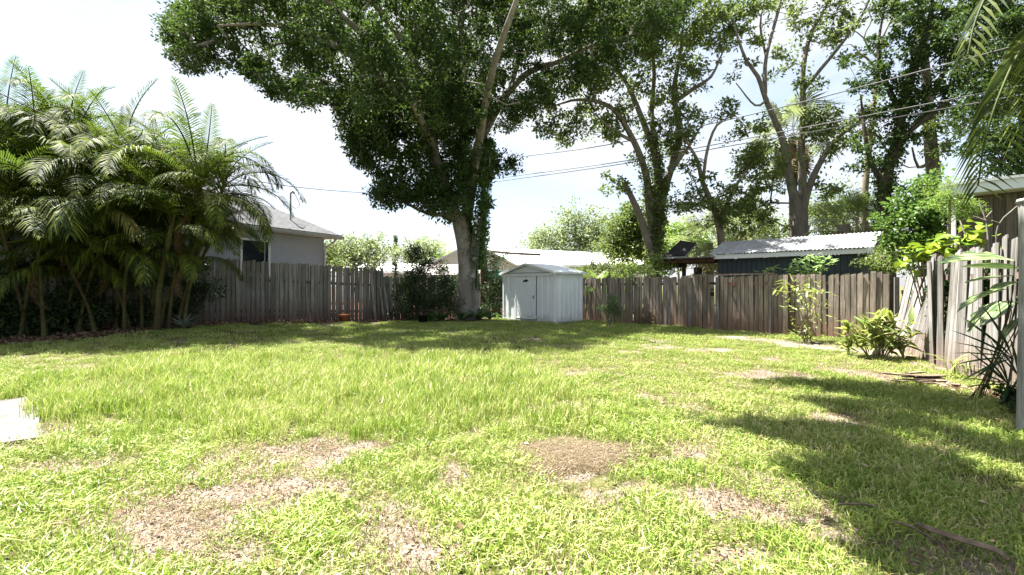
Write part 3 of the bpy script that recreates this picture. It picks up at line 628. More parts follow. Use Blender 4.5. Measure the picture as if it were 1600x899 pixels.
b4 = [(1150, 30, 19.5, 1.1), (1175, 60, 19.5, .6), (1130, 60, 19.5, .8), (1205, 15, 20, .6), (1230, 90, 20.3, .7), (1250, 40, 20.5, .8), (1245, 130, 20.3, .5), (1290, 60, 20, .9), (1330, 40, 19.8, .9), (1300, 20, 20.5, .9), (1165, 110, 19.3, .5),
      (1210, 120, 19.8, .35), (1265, 200, 20, .7), (1300, 190, 19.8, .9), (1330, 210, 19, .9), (1290, 230, 19.5, .7), (1360, 175, 18.8, .9), (1180, 200, 19.8, .6), (1210, 250, 19.8, .9), (1170, 260, 19.8, 1.0), (1200, 290, 20, 1.1), (1165, 300, 19.8, 1.0),
      (1290, 290, 20, .8), (1195, 340, 20.5, 1.0), (1160, 350, 20.5, .9), (1320, 90, 19.8, .6), (1275, 130, 20.2, .5), (1240, -10, 20.5, 1.2), (1310, -20, 20, 1.1), (1180, -10, 19.7, 1.1)]
rng = np.random.default_rng(63); C = bclusters(b4, 3.8, rng)
tree('laurel_tree', 'thick pale trunk forking into two tall stems behind the middle of the corrugated metal roof', 'tree', t4, C, gbase(1252, Y4), M['barkpale'], M['mid'], .32, 42, .17, .095, 8, 'tall trees behind the back fence', twig=dict(rmax=.045, rk=.006), attach_from=4.5)

Y5 = 17
t5 = [([(1384, 510, Y5), (1385, 420, Y5), (1385, 382, Y5), (1382, 285, Y5), (1400, 231, Y5), (1409, 178, Y5), (1427, 111, Y5), (1449, 45, Y5), (1460, -20, Y5)], [.30, .27, .24, .2, .18, .16, .13, .09, .03]),
      ([(1385, 300, Y5), (1360, 250, Y5), (1350, 200, Y5), (1345, 150, Y5 + .3)], [.1, .08, .06, .03]), ([(1409, 178, Y5), (1385, 130, Y5 + .3), (1372, 80, Y5 + .5), (1380, 20, Y5 + .6)], [.1, .08, .06, .03]),
      ([(1405, 220, Y5), (1440, 190, Y5 - .4), (1480, 160, Y5 - .7), (1520, 120, Y5 - 1)], [.1, .08, .06, .03])]
b5 = [(1385, 100, 17, .8), (1365, 125, 17, .7), (1400, 140, 17, .8), (1430, 90, 17, .9), (1450, 130, 17, .8), (1400, 60, 17, .8), (1420, 30, 17, .9), (1460, 60, 16.8, 1.0), (1430, 170, 16.8, .8), (1380, 175, 17, .7), (1470, 160, 16.5, .8), (1500, 130, 16.3, .8), (1500, 70, 16.5, 1.0),
      (1375, 260, 17, .5), (1390, 285, 17, .55), (1350, 230, 17, .5), (1340, 255, 17, .5), (1420, 215, 17, .45), (1440, 215, 17, .4), (1380, 215, 17, .5), (1450, 0, 17, 1.1), (1500, 10, 16.8, 1.2), (1400, -10, 17, 1.0), (1540, 50, 16.5, 1.1), (1540, 120, 16.3, 1.0), (1370, 60, 17.3, .4)]
rng = np.random.default_rng(64); C = bclusters(b5, 4.2, rng)
T5, L5 = tree('laurel_tree', 'dark ivy covered tree behind the fence corner with a leaning black trunk', 'tree', t5, C, gbase(1384, Y5), M['barkdark'], M['oak'], .31, 46, .16, .085, 9, 'tall trees behind the back fence', twig=dict(rmax=.045, rk=.006), attach_from=4.0)
ivy_on(T5, -Vector(gbase(1384, Y5)), L5[0][0], L5[0][1], 2800, .24, (0, -.3, 0), rng, .12, .08, .1, M['oak'], .3, .8)

Y6 = 18.5
t6 = [([(1462, 500, Y6), (1462, 400, Y6), (1460, 300, Y6), (1457, 250, Y6), (1450, 165, Y6), (1446, 110, Y6), (1440, 40, Y6), (1450, -30, Y6)], [.3, .28, .25, .22, .19, .15, .10, .04]),
      ([(1457, 250, Y6), (1435, 262, Y6 - .3), (1425, 230, Y6 - .5)], [.07, .05, .03]), ([(1450, 165, Y6), (1480, 100, Y6), (1500, 50, Y6)], [.12, .08, .03])]
b6 = [(1470, 190, 18, .7), (1495, 210, 18, .8), (1440, 200, 18.3, .5), (1480, 240, 18, .6), (1520, 170, 18, .9), (1480, 40, 18, 1.1), (1530, 90, 18, 1.0), (1440, 60, 18.3, .8), (1420, 10, 18.5, 1.0)]
rng = np.random.default_rng(65); C = bclusters(b6, 3.8, rng)
tree('laurel_tree', 'straight pale brown trunk seen above the round leaved bush near the fence corner', 'tree', t6, C, gbase(1462, Y6), M['barkpale'], M['mid'], .31, 42, .16, .09, 10, 'tall trees behind the back fence', twig=dict(rmax=.045, rk=.006), attach_from=4.0)

Y8 = 13.5
t8 = [([(1640, 560, Y8), (1635, 400, Y8), (1615, 220, Y8), (1598, 111, Y8), (1574, 22, Y8), (1550, -60, Y8)], [.3, .27, .24, .2, .17, .1]),
      ([(1606, 150, Y8), (1560, 160, Y8 - .5), (1520, 190, Y8 - .8)], [.1, .07, .03]), ([(1620, 250, Y8), (1580, 240, Y8 - .4), (1550, 262, Y8 - .6)], [.1, .07, .03])]
b8 = [(1590, 250, 13, .9), (1570, 215, 13, .9), (1600, 180, 13, 1.0), (1555, 160, 13, .8), (1540, 215, 12.8, .6), (1590, 120, 13, .9), (1550, 100, 13, .7), (1610, 60, 13, 1.1), (1560, 30, 13, .9), (1620, 270, 13, .9), (1530, 150, 13, .6), (1650, 200, 13, 1.2), (1650, 100, 13, 1.2), (1520, 20, 13.2, .8), (1580, -30, 13, 1.2), (1575, 268, 12.8, .5)]
rng = np.random.default_rng(66); C = bclusters(b8, 5.5, rng)
tree('laurel_tree', 'dense dark tree at the far right edge above the brown boarded outbuilding', 'tree', t8, C, gbase(1640, Y8), M['barkdark'], M['oak'], .38, 70, .12, .065, 12, 'tall trees behind the back fence', twig=dict(rmax=.045, rk=.006), attach_from=3.0)

# leafless tree between them
mb = MB(); Yd = 21.5
dl = [([(1352, 500, Yd), (1350, 420, Yd), (1352, 300, Yd), (1362, 200, Yd), (1372, 110, Yd), (1378, 60, Yd)], [.2, .18, .14, .11, .07, .05]),
      ([(1378, 60, Yd), (1400, 20, Yd), (1440, -10, Yd)], [.05, .04, .02]), ([(1372, 110, Yd), (1345, 85, Yd), (1315, 95, Yd), (1295, 88, Yd)], [.06, .045, .03, .015]),
      ([(1370, 90, Yd), (1350, 60, Yd), (1362, 30, Yd), (1350, 5, Yd)], [.05, .035, .025, .012]), ([(1378, 60, Yd), (1395, 55, Yd), (1410, 30, Yd), (1400, 5, Yd)], [.04, .03, .02, .01]),
      ([(1345, 85, Yd), (1330, 70, Yd), (1318, 72, Yd)], [.03, .02, .01]), ([(1350, 60, Yd), (1330, 45, Yd), (1312, 48, Yd)], [.03, .02, .01]), ([(1362, 200, Yd), (1335, 215, Yd), (1312, 240, Yd)], [.05, .035, .02]),
      ([(1362, 200, Yd), (1390, 240, Yd), (1420, 262, Yd), (1450, 255, Yd)], [.05, .04, .03, .02]), ([(1395, 55, Yd), (1420, 62, Yd), (1432, 50, Yd)], [.025, .02, .01])]
o = thing('bare_tree', 'leafless tree with twisting bare branches against the sky right of the forked trunk', 'tree', gbase(1352, Yd)); iv = -Vector(gbase(1352, Yd))
limbs(mb, [([P(*p) for p in a], b) for a, b in dl], 7); mb.build('trunk', M['bark2'], o, iv)

# out-of-frame tree over the right foreground (its shade lies on the lawn)
rng = np.random.default_rng(67)
sc_ = []
for (x, y, r) in [(4.05, 6.5, .45), (4.6, 6.1, .55), (5.1, 5.8, .6), (5.4, 5.2, .6), (2.15, 4.5, .3), (2.6, 4.35, .45), (3.0, 4.2, .6), (3.8, 4.6, .5), (3.6, 5.3, .45), (3.95, 3.9, .45), (2.5, 3.2, .5), (2.8, 3.0, .55), (3.1, 2.7, .5),
                  (2.0, 2.5, .35), (2.3, 2.3, .4), (3.0, 3.5, .5), (5.0, 4.4, .6), (4.4, 3.3, .7), (3.2, 1.8, .7), (4.6, 5.2, .5), (6.7, 3.7, .8), (7.2, 3.1, .8), (6.4, 3.0, .7), (7.3, 4.3, .7)]:
    z = 7.4 if y > 4 else 6.6
    n = int(19 * r * r * 4); o_ = unit(rng.normal(0, 1, (n, 3))) * rng.random((n, 1)) ** .5 * r; o_[:, 2] *= .5
    sc_.append(np.array([x, y, 0]) + np.array(SUN_DIR) / SUN_DIR.z * z + o_)
C = np.concatenate(sc_)
T, _ = tree('laurel_tree', 'tree outside the right edge whose overhanging limbs shade the lawn', 'tree', [], C, (7.9, 3.2, 0), M['bark2'], M['mid'], .46, 60, .13, .08, 14) if False else (None, None)
def tree3(name, label, base, L3, C, bark, leaf, rad, per, Ln, Wd, seed, group=None, zb=2.5, **tw):
    rng = np.random.default_rng(seed); T = thing(name, label, 'tree', base, 0, group); mb = MB(); nd = np.array(limbs(mb, L3, 9)); nd = nd[nd[:, 2] > zb]
    branches(mb, nd, C, rng, **tw); iv = -Vector(base); mb.build('trunk', bark, T, iv)
    tag(link('crown', foliage_mesh('crown', C, rad, per, Ln, Wd, rng), leaf, T, iv), kind='stuff'); return T
tree3('laurel_tree', 'tree just beyond the right edge whose overhanging limbs shade the lawn', (7.9, 3.0, 0),
      [([(7.9, 3.0, -.1), (7.8, 3.1, 2), (7.4, 3.4, 4.4), (6.4, 4.0, 5.9), (4.8, 5.2, 6.7), (3.0, 6.4, 7.3), (1.2, 7.2, 7.6)], [.3, .25, .22, .17, .13, .09, .03]),
       ([(7.0, 3.6, 5.0), (6.0, 3.0, 5.8), (4.0, 3.6, 6.4), (1.0, 4.8, 6.7)], [.15, .12, .08, .03]), ([(6.4, 4.0, 5.9), (5.0, 5.8, 6.6), (3.6, 6.6, 6.9)], [.12, .09, .03])], C, M['bark2'], M['mid'], .26, 46, .14, .085, 14, rmax=.05)

# ---- shrubs and distant trees made of blobs
def shrub(name, label, cat, blobs, base, leaf, rad, per, Ln, Wd, seed, dens=8, group=None, bark=None, stems=3, part='foliage', flat=.8, droop=.1):
    rng = np.random.default_rng(seed); C = bclusters(blobs, dens, rng); T = thing(name, label, cat, base, 0, group); mb = MB(); iv = -Vector(base); b = Vector(base)
    top = C.mean(0); nd = []
    for k in range(stems):
        q = b + Vector((random.uniform(-.15, .15), random.uniform(-.15, .15), -.05)); e = Vector(C[rng.integers(len(C))]); e = Vector((top[0], top[1], top[2])) * .5 + e * .5
        h = (e - q).length; sp = spline([q, q.lerp(e, .5) + Vector((0, 0, .08 * h)), e], .25)[0]; mb.tube(sp, [max(.008, .018 * h * (1 - .7 * i / len(sp))) for i in range(len(sp))], 6); nd += [tuple(p) for p in sp]
    branches(mb, np.array(nd), C, rng, rmax=.03, rk=.004, sides=3)
    mb.build('stem' if cat != 'tree' else 'trunk', bark or M['bark2'], T, iv)
    tag(link('crown' if cat == 'tree' else part, foliage_mesh(name, C, rad, per, Ln, Wd, rng, droop, flat), leaf, T, iv), kind='stuff'); return T
def gb(px, Y_): v = zfree(px, Y_); return (v.x, v.y, ground_z(v.x, v.y) if Y_ < 23 else 0)
S = shrub
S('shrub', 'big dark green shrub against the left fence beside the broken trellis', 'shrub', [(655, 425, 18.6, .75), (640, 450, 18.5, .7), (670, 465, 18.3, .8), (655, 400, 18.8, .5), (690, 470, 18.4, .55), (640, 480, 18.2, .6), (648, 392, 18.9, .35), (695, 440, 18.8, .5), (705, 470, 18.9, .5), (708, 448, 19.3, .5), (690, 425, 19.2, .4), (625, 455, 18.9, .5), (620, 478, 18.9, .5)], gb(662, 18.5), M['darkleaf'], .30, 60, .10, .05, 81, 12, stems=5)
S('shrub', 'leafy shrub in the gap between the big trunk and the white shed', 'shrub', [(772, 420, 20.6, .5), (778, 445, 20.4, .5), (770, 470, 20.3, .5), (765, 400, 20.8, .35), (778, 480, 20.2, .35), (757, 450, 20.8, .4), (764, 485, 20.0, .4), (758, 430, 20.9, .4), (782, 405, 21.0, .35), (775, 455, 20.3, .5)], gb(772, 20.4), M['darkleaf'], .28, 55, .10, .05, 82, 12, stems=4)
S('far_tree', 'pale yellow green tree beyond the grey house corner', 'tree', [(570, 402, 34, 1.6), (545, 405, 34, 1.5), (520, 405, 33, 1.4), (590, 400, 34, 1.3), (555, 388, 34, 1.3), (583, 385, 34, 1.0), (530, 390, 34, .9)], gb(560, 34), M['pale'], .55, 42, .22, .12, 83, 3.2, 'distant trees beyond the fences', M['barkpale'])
S('far_tree', 'darker small tree just right of the grey house corner', 'tree', [(505, 395, 30, 1.1), (512, 385, 30, .9), (500, 410, 30, 1.0), (520, 412, 29, .8)], gb(508, 30), M['mid'], .5, 40, .2, .1, 84, 4, 'distant trees beyond the fences')
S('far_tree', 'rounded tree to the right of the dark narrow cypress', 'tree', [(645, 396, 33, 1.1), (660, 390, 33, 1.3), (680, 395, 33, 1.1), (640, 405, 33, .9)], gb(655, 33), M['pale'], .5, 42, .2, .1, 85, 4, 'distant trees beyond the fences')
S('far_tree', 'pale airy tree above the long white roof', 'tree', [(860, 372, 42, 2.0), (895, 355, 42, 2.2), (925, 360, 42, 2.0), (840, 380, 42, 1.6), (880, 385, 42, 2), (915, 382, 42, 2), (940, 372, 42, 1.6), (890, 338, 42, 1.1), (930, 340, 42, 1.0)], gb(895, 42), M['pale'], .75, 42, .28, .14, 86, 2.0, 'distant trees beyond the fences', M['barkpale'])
S('far_tree', 'full green tree left of the vine wrapped trunk', 'tree', [(980, 350, 27, 1.2), (975, 375, 27, 1.2), (1000, 370, 27, 1.2), (965, 395, 27, 1.0), (995, 395, 27, 1.1), (990, 335, 27, .8), (1005, 345, 27, .7)], gb(985, 27), M['mid'], .5, 65, .17, .1, 87, 7, 'distant trees beyond the fences')
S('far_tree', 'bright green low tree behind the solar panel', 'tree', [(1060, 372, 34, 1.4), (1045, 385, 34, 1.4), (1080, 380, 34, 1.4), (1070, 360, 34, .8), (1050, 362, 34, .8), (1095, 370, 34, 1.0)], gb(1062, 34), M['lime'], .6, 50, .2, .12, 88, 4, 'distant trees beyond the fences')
S('far_tree', 'shadowy tree mass behind the corrugated roof building', 'tree', [(1210, 370, 27, 1.6), (1300, 350, 26, 1.2), (1290, 325, 26, 1.2), (1180, 385, 27, 1.5), (1340, 365, 26, 1.2)], gb(1230, 27), M['mid'], .6, 50, .18, .1, 89, 5, 'distant trees beyond the fences')
S('round_leaved_bush', 'tall fresh green bush with rounded glossy leaves behind the leaning fence', 'bush', [(1440, 330, 12.5, .65), (1420, 310, 12.7, .55), (1462, 345, 12.3, .6), (1435, 365, 12.4, .6), (1410, 345, 12.6, .5), (1470, 315, 12.5, .5), (1450, 290, 12.6, .4), (1405, 375, 12.5, .4), (1455, 380, 12.2, .5), (1480, 360, 12.2, .4)], gb(1440, 12.4), M['fresh'], .26, 46, .12, .085, 90, 13, bark=M['bark2'])
S('feathery_tree', 'light green feathery leaved sapling above the right end of the corrugated roof', 'tree', [(1335, 318, 17.5, .5), (1350, 312, 17.5, .5), (1322, 322, 17.5, .45), (1343, 330, 17.5, .35), (1362, 318, 17.5, .4)], gb(1338, 17.5), M['lime'], .25, 110, .06, .02, 91, 14)
S('feathery_tree', 'light green feathery sapling in front of the white gable by the brown outbuilding', 'tree', [(1485, 300, 9.0, .25), (1500, 312, 9, .28), (1470, 315, 9.1, .25), (1515, 325, 9, .22), (1495, 330, 9, .25), (1465, 295, 9.2, .2)], gb(1490, 9.1), M['lime'], .16, 110, .05, .016, 92, 24)
S('shrub', 'mixed green shrub behind the fence between the metal roof and the corner', 'shrub', [(1385, 410, 13.5, .4), (1362, 412, 14, .4), (1400, 395, 13.6, .4), (1410, 415, 13, .35), (1370, 395, 14.2, .35)], gb(1385, 13.7), M['mid'], .25, 50, .11, .06, 93, 13)
S('shrub', 'low green shrub on the far side of the fence beneath the lean-to', 'shrub', [(1030, 412, 19.2, .4), (1000, 418, 19, .4), (1045, 418, 19, .35), (985, 425, 18.6, .3)], gb(1020, 19.1), M['lime'], .24, 40, .1, .06, 94, 13)
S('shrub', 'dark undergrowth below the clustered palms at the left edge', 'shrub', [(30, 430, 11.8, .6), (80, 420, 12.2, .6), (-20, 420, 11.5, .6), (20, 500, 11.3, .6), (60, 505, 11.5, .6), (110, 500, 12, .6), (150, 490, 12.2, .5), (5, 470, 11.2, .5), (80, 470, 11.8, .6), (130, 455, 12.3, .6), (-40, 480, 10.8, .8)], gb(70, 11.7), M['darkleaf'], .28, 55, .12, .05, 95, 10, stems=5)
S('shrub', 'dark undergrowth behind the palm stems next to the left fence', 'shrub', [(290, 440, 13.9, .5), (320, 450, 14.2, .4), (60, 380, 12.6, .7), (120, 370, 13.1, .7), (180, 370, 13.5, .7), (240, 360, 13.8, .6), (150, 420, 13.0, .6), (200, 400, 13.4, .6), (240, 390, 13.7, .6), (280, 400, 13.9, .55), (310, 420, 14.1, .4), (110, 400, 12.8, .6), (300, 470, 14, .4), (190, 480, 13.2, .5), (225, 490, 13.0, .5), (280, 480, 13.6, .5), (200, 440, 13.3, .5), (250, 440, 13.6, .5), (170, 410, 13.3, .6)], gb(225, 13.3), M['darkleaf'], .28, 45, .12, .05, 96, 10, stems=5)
S('slim_bush', 'slim grey green bush standing alone in front of the dark back fence', 'bush', [(955, 478, 15.5, .30), (945, 485, 15.5, .25), (965, 488, 15.5, .26), (955, 498, 15.5, .2), (957, 468, 15.5, .22)], gb(954, 15.5), M['ivy'], .16, 34, .09, .03, 97, 30, stems=6)
S('climbing_vine', 'half dead vine climbing the back fence right of the slim bush', 'vine', [(1012, 490, 16.5, .3), (1005, 500, 16.4, .3), (1020, 498, 16.3, .3), (1010, 450, 16.75, .3), (1012, 470, 16.7, .25), (1015, 438, 16.8, .25)], gb(1012, 16.5), M['skirt'], .2, 14, .07, .04, 98, 22, stems=6)
def hedge():
    rng = np.random.default_rng(18); T = thing('hedge', 'dark hedge glimpsed through the gaps of the tall pale right fence', 'hedge', (7.5, 6.8, 0)); n = 260
    t_ = rng.random(n); y = 8.6 - 4.2 * t_; x = np.interp(y, [p[1] for p in RF[::-1]], [p[0] for p in RF[::-1]]) + rng.uniform(.30, .75, n); C = np.stack([x, y, rng.uniform(.15, 1.65, n)], 1)
    mb = MB(); nd = []
    for k in range(6):
        yy = 8.4 - k * .7; xx = float(np.interp(yy, [p[1] for p in RF[::-1]], [p[0] for p in RF[::-1]])) + .5; mb.tube([(xx, yy, 0), (xx, yy, .8), (xx + .05, yy, 1.4)], [.03, .025, .01], 6); nd += [(xx, yy, z) for z in (.3, .8, 1.3)]
    branches(mb, np.array(nd), C, rng, rmax=.02, rk=.004, sides=3); iv = -Vector((7.5, 6.8, 0)); mb.build('stem', M['bark2'], T, iv)
    tag(link('foliage', foliage_mesh('hedge', C, .24, 45, .11, .06, rng), M['darkleaf'], T, iv), kind='stuff')
hedge()
S('shrub', 'green shrubbery in front of the long white house right of the shed', 'shrub', [(918, 424, 24, .5), (935, 420, 24, .55), (955, 422, 24, .5), (972, 424, 24, .5), (900, 428, 24, .4), (985, 418, 24, .5), (925, 434, 23, .4), (965, 434, 23, .4)], gb(945, 24), M['mid'], .28, 50, .12, .07, 121, 11, stems=5)
# cypress
def cypress():
    rng = np.random.default_rng(5); b = zfree(618, 36); C = []
    for k in range(150):
        h = rng.random() * 4.2; r = .42 * (1 - h / 4.3) ** .7; a = rng.uniform(0, 2 * PI); C.append((b.x + r * math.cos(a) * rng.random(), b.y + r * math.sin(a), .9 + h))
    T = thing('cypress_tree', 'narrow dark cypress spire on the skyline', 'tree', (b.x, b.y, 0)); mb = MB(); mb.tube([(0, 0, 0), (0, 0, 4.4)], [.09, .03], 6); mb.build('trunk', M['bark2'], T)
    tag(link('crown', foliage_mesh('cypress', np.array(C) - np.array([b.x, b.y, 0]), .16, 50, .10, .03, rng, -.6), M['oak'], T), kind='stuff')
cypress()

# ---------------------------------------------------------------- palms
def frond_mesh(name, length, rise, curl, nl, ll, lw, seed, droop=.5, vee=.5):
    """feather frond: stalk from the origin out along +X; leaflets both sides"""
    r = np.random.default_rng(seed); n = 14; pts = []; ang = rise; p = np.array([0., 0., 0.]); side = r.normal(0, .10); skipk = r.random(400)
    for k in range(n + 1):
        pts.append(p.copy()); ds = length / n; p = p + np.array([math.cos(ang) * ds, side * k * ds * .5, math.sin(ang) * ds]); ang -= curl / n * (.4 + 1.2 * k / n)
    pts = np.array(pts); mb = MB(); mb.tube([Vector(q) for q in pts], [.022 * (1 - .85 * k / n) + .003 for k in range(n + 1)], 5)
    nv0 = len(mb.v); V = list(mb.v); F = [f for f in mb.f]; vv = [.6] * len(V)
    tt = np.linspace(.16, 1, nl)
    for ti, t_ in enumerate(tt):
        if skipk[ti] < .05: continue
        q = t_ * n; i = min(n - 1, int(q)); c = pts[i] * (1 - q + i) + pts[i + 1] * (q - i); tg = pts[i + 1] - pts[i]; tg /= np.linalg.norm(tg)
        sd_ = np.cross(tg, [0, 0, 1.]); sd_ /= np.linalg.norm(sd_) + 1e-9; up = np.cross(sd_, tg)
        le = ll * (math.sin(PI * min(1, .12 + .86 * t_)) ** .55) * r.uniform(.85, 1.1)
        fw = .35 + .75 * t_
        for s in (-1, 1):
            d = sd_ * s * 1.0 + tg * fw + up * vee * r.uniform(.7, 1.2); d /= np.linalg.norm(d); w = np.cross(d, up); w /= np.linalg.norm(w) + 1e-9
            g = droop * r.uniform(.7, 1.4); a = c; b_ = c + d * le * .45 - np.array([0, 0, g * le * .10]); e = c + d * le * .9 - np.array([0, 0, g * le * .55]); ww = w * lw
            k = len(V); V += [tuple(a - ww * .35), tuple(a + ww * .35), tuple(b_ + ww), tuple(b_ - ww), tuple(e)]
            F += [(k, k + 1, k + 2, k + 3), (k + 3, k + 2, k + 4)]; vv += [r.random()] * 5
    me = bpy.data.meshes.new(name); me.from_pydata(V, [], F); at = me.attributes.new('v', 'FLOAT', 'POINT'); at.data.foreach_set('value', np.array(vv, np.float32)); me.update(); return me
FR = [frond_mesh('frond', 2.6, .75 + .1 * (k % 5) + .04 * k, 2.0 + .17 * k, 56, .62, .0145, 900 + k, .55 + .12 * (k % 5), .42) for k in range(9)]
FRL = [frond_mesh('frond', 2.5, .30, 1.9, 54, .60, .0145, 920 + k, 1.0, .15) for k in range(3)]
FRU = [frond_mesh('frond', 2.0, 1.38, .7, 44, .46, .012, 940 + k, .35, .5) for k in range(2)]
for f in FR + FRL + FRU: f.materials.append(M['palm'])
def yellow(me):
    m2 = me.copy(); m2.materials.clear(); m2.materials.append(M['palmy']); return m2
FY = [yellow(FRL[0]), yellow(FR[1])]
FD = FRL[0].copy(); FD.materials.clear(); FD.materials.append(M['deadfrond'])
palm_specs = [ # base px, base Y, crown px,py, crown Y, fronds, scale, label
    (262, 12.6, 300, 330, 12.3, 15, 1.15, 'tallest rightmost palm of the clump with arching fronds over the grey house wall'),
    (222, 12.7, 222, 350, 12.5, 10, .9, 'straight slim palm stem with a short crown in the middle of the clump'),
    (245, 12.3, 262, 385, 12.0, 10, .85, 'thick green stemmed palm nearest the agave'),
    (205, 12.5, 160, 405, 12.0, 11, .9, 'palm whose stem leans left out of the clump base'),
    (100, 12.0, 135, 410, 11.6, 11, .95, 'palm with a right leaning stem in the dark left of the clump'),
    (45, 11.4, 14, 400, 10.9, 11, 1.0, 'palm with an orange brown stem at the left edge'),
    (60, 11.6, 50, 292, 12.2, 14, 1.1, 'tall palm at the top left corner of the clump'),
    (140, 12.3, 128, 305, 12.6, 14, 1.1, 'tall palm with light green top fronds second from the left'),
    (180, 12.6, 205, 300, 12.8, 14, 1.1, 'tall palm in the middle of the skyline of the clump'),
    (30, 11.2, 75, 350, 11.3, 12, 1.05, 'middle height palm near the left edge in front'),
    (120, 11.9, 175, 350, 12.0, 12, 1.05, 'middle height palm in front of the clump centre'),
    (-30, 10.8, -25, 320, 11.0, 12, 1.1, 'palm half cut off by the left edge of view'),
    (-90, 10.6, -100, 360, 10.8, 9, 1.0, 'palm beyond the left edge of view'),
    (235, 12.9, 250, 345, 13.2, 12, 1.0, 'palm behind the rightmost one closest to the fence'),
    (275, 12.9, 320, 395, 12.9, 8, .75, 'short thin stemmed palm leaning right over the fence'),
    (90, 12.4, 95, 248, 12.9, 13, .95, 'palm rising highest behind the others at the top left'),
    (160, 12.9, 165, 285, 13.3, 12, .95, 'palm with yellow green fronds behind the clump centre'),
    (285, 12.8, 338, 322, 12.5, 12, .84, 'palm leaning furthest right so its fronds hang before the house roof'),
    (70, 11.2, 62, 425, 11.0, 9, .8, 'low palm in front at the left with fronds sweeping down'),
    (150, 12.0, 122, 445, 11.7, 8, .72, 'low palm in front of the dark gap between the leaning stems'),
    (195, 12.3, 198, 415, 12.0, 9, .8, 'low palm with drooping fronds before the straight slim stem'),
    (250, 12.9, 285, 420, 12.5, 8, .72, 'low palm before the shaded planks right of the thick green stem'),
    (290, 13.4, 300, 365, 13.3, 10, .9, 'palm at the right edge of the clump in front of the house eave'),
    (30, 11.9, 32, 270, 12.6, 12, .9, 'slim palm reaching the highest point left of the clump'),
    (10, 11.9, 5, 250, 12.4, 12, 1.0, 'palm behind the others at the extreme top left'),
]
for pi_, (bp, bY, cp, cpy, cY, nf, sc, lab) in enumerate(palm_specs):
    rng = np.random.default_rng(700 + pi_); b = zfree(bp, bY); b.z = ground_z(b.x, b.y); c = P(cp, cpy, cY)
    T = thing('areca_palm', lab, 'palm', tuple(b), 0, 'clustered palms on the left'); mb = MB()
    ax_ = c - b; sp = spline([Vector((0, 0, -.1)), ax_ * .5 + Vector((-ax_.x * .12, 0, .05)), ax_], .16)[0]
    r0 = .042 if pi_ != 2 else .07
    mb.tube(sp, [r0 * (1.25 if k < 3 else 1) * (1.12 if k % 2 else .98) * (1 - .25 * k / len(sp)) for k in range(len(sp))], 8)
    mb.build('stem', M['stem'], T)
    cs = MB(); tdir = (sp[-1] - sp[-3]).normalized(); cs.tube([sp[-1], sp[-1] + tdir * .5, sp[-1] + tdir * .85], [r0 * 1.1, r0 * .9, r0 * .4], 8); cs.build('crownshaft', M['stem'], T)
    top = sp[-1] + tdir * .6; a0 = rng.uniform(0, 2 * PI)
    for k in range(nf + 3):
        a = a0 + k * 2.4 + rng.normal(0, .2); lvl = k / (nf + 3)
        me = FRU[k % 2] if lvl < .18 else (FR[rng.integers(9)] if lvl < .72 else FRL[rng.integers(3)])
        if rng.random() < .07 and lvl > .6: me = FY[k % 2]
        link('frond', me, None, T, tuple(top - tdir * .35 * lvl), (rng.normal(0, .12), rng.normal(0, .1), a), (sc * rng.uniform(.88, 1.08),) * 3)
    for k in range(1 if pi_ % 3 == 0 else 0):
        link('frond', FD, None, T, tuple(top - tdir * .5), (rng.normal(0, .2), 1.15 + rng.normal(0, .1), rng.uniform(0, 2 * PI)), (sc * .55,) * 3)['label'] = 'dead brown hanging frond'
    if pi_ == 1: link('frond', FY[1], None, T, tuple(top), (0, .2, math.radians(215)), (.75,) * 3)['label'] = 'bright yellowing frond'
# small palm over the fence behind the shed
def fancrown(T, top, n, R, seed, mat, dead=0, up=.2):
    pass
rng = np.random.default_rng(77)
b = zfree(935, 19.4); T = thing('areca_palm', 'young upright palm showing above the back fence right of the shed', 'palm', tuple(b)); MB().tube([(0, 0, 0), (0, 0, 1.1)], [.07, .05], 8).build('stem', M['stem'], T)
fgl = [yellow(FRU[0]), yellow(FR[0])]
for q in fgl: q.materials.clear(); q.materials.append(M['lime'])
for k in range(9): link('frond', fgl[k % 2] if k < 7 else fgl[1], None, T, (0, 0, .9), (rng.normal(0, .1), rng.normal(0, .15), k * 2.4), (.62 + .1 * rng.random(),) * 3)
b = zfree(800 - 110, 33)
# feather palm beyond left of gable
T = thing('date_palm', 'yellow green feather palm left of the white gable', 'palm', (b.x, b.y, 0)); MB().tube([(0, 0, 0), (0, 0, 3.1)], [.2, .16], 8).build('trunk', M['bark2'], T)
for k in range(12): link('frond', fgl[1], None, T, (0, 0, 3.0), (0, rng.normal(0, .2), k * 2.4), (.8,) * 3)

# fan palms
def fan_mesh(name, n, R, seed, spread=2.5, w=.028, droop=.3):
    r = np.random.default_rng(seed); V = []; F = []; vv = []
    mb = MB(); mb.tube([(-.9, 0, -.12), (-.4, 0, .03), (0, 0, 0)], [.015, .012, .01], 4); V = list(mb.v); F = list(mb.f); vv = [.6] * len(V)
    for k in range(n):
        a = (k / (n - 1) - .5) * 2 * spread; le = R * (.75 + .25 * math.cos(a * .5)) * r.uniform(.9, 1.05); z = .12 * abs(math.sin(a * 6)); 
        d = np.array([math.cos(a), math.sin(a), z]); s = np.array([-math.sin(a), math.cos(a), 0]) * w
        m_ = d * le * .5; e = d * le; e[2] -= droop * le * r.uniform(.5, 1.3); i = len(V)
        V += [(0, 0, 0), tuple(m_ + s), tuple(m_ - s), tuple(e)]; F += [(i, i + 1, i + 2), (i + 1, i + 3, i + 2)]; vv += [r.random()] * 4
    me = bpy.data.meshes.new(name); me.from_pydata(V, [], F); at = me.attributes.new('v', 'FLOAT', 'POINT'); at.data.foreach_set('value', np.array(vv, np.float32)); me.update(); return me
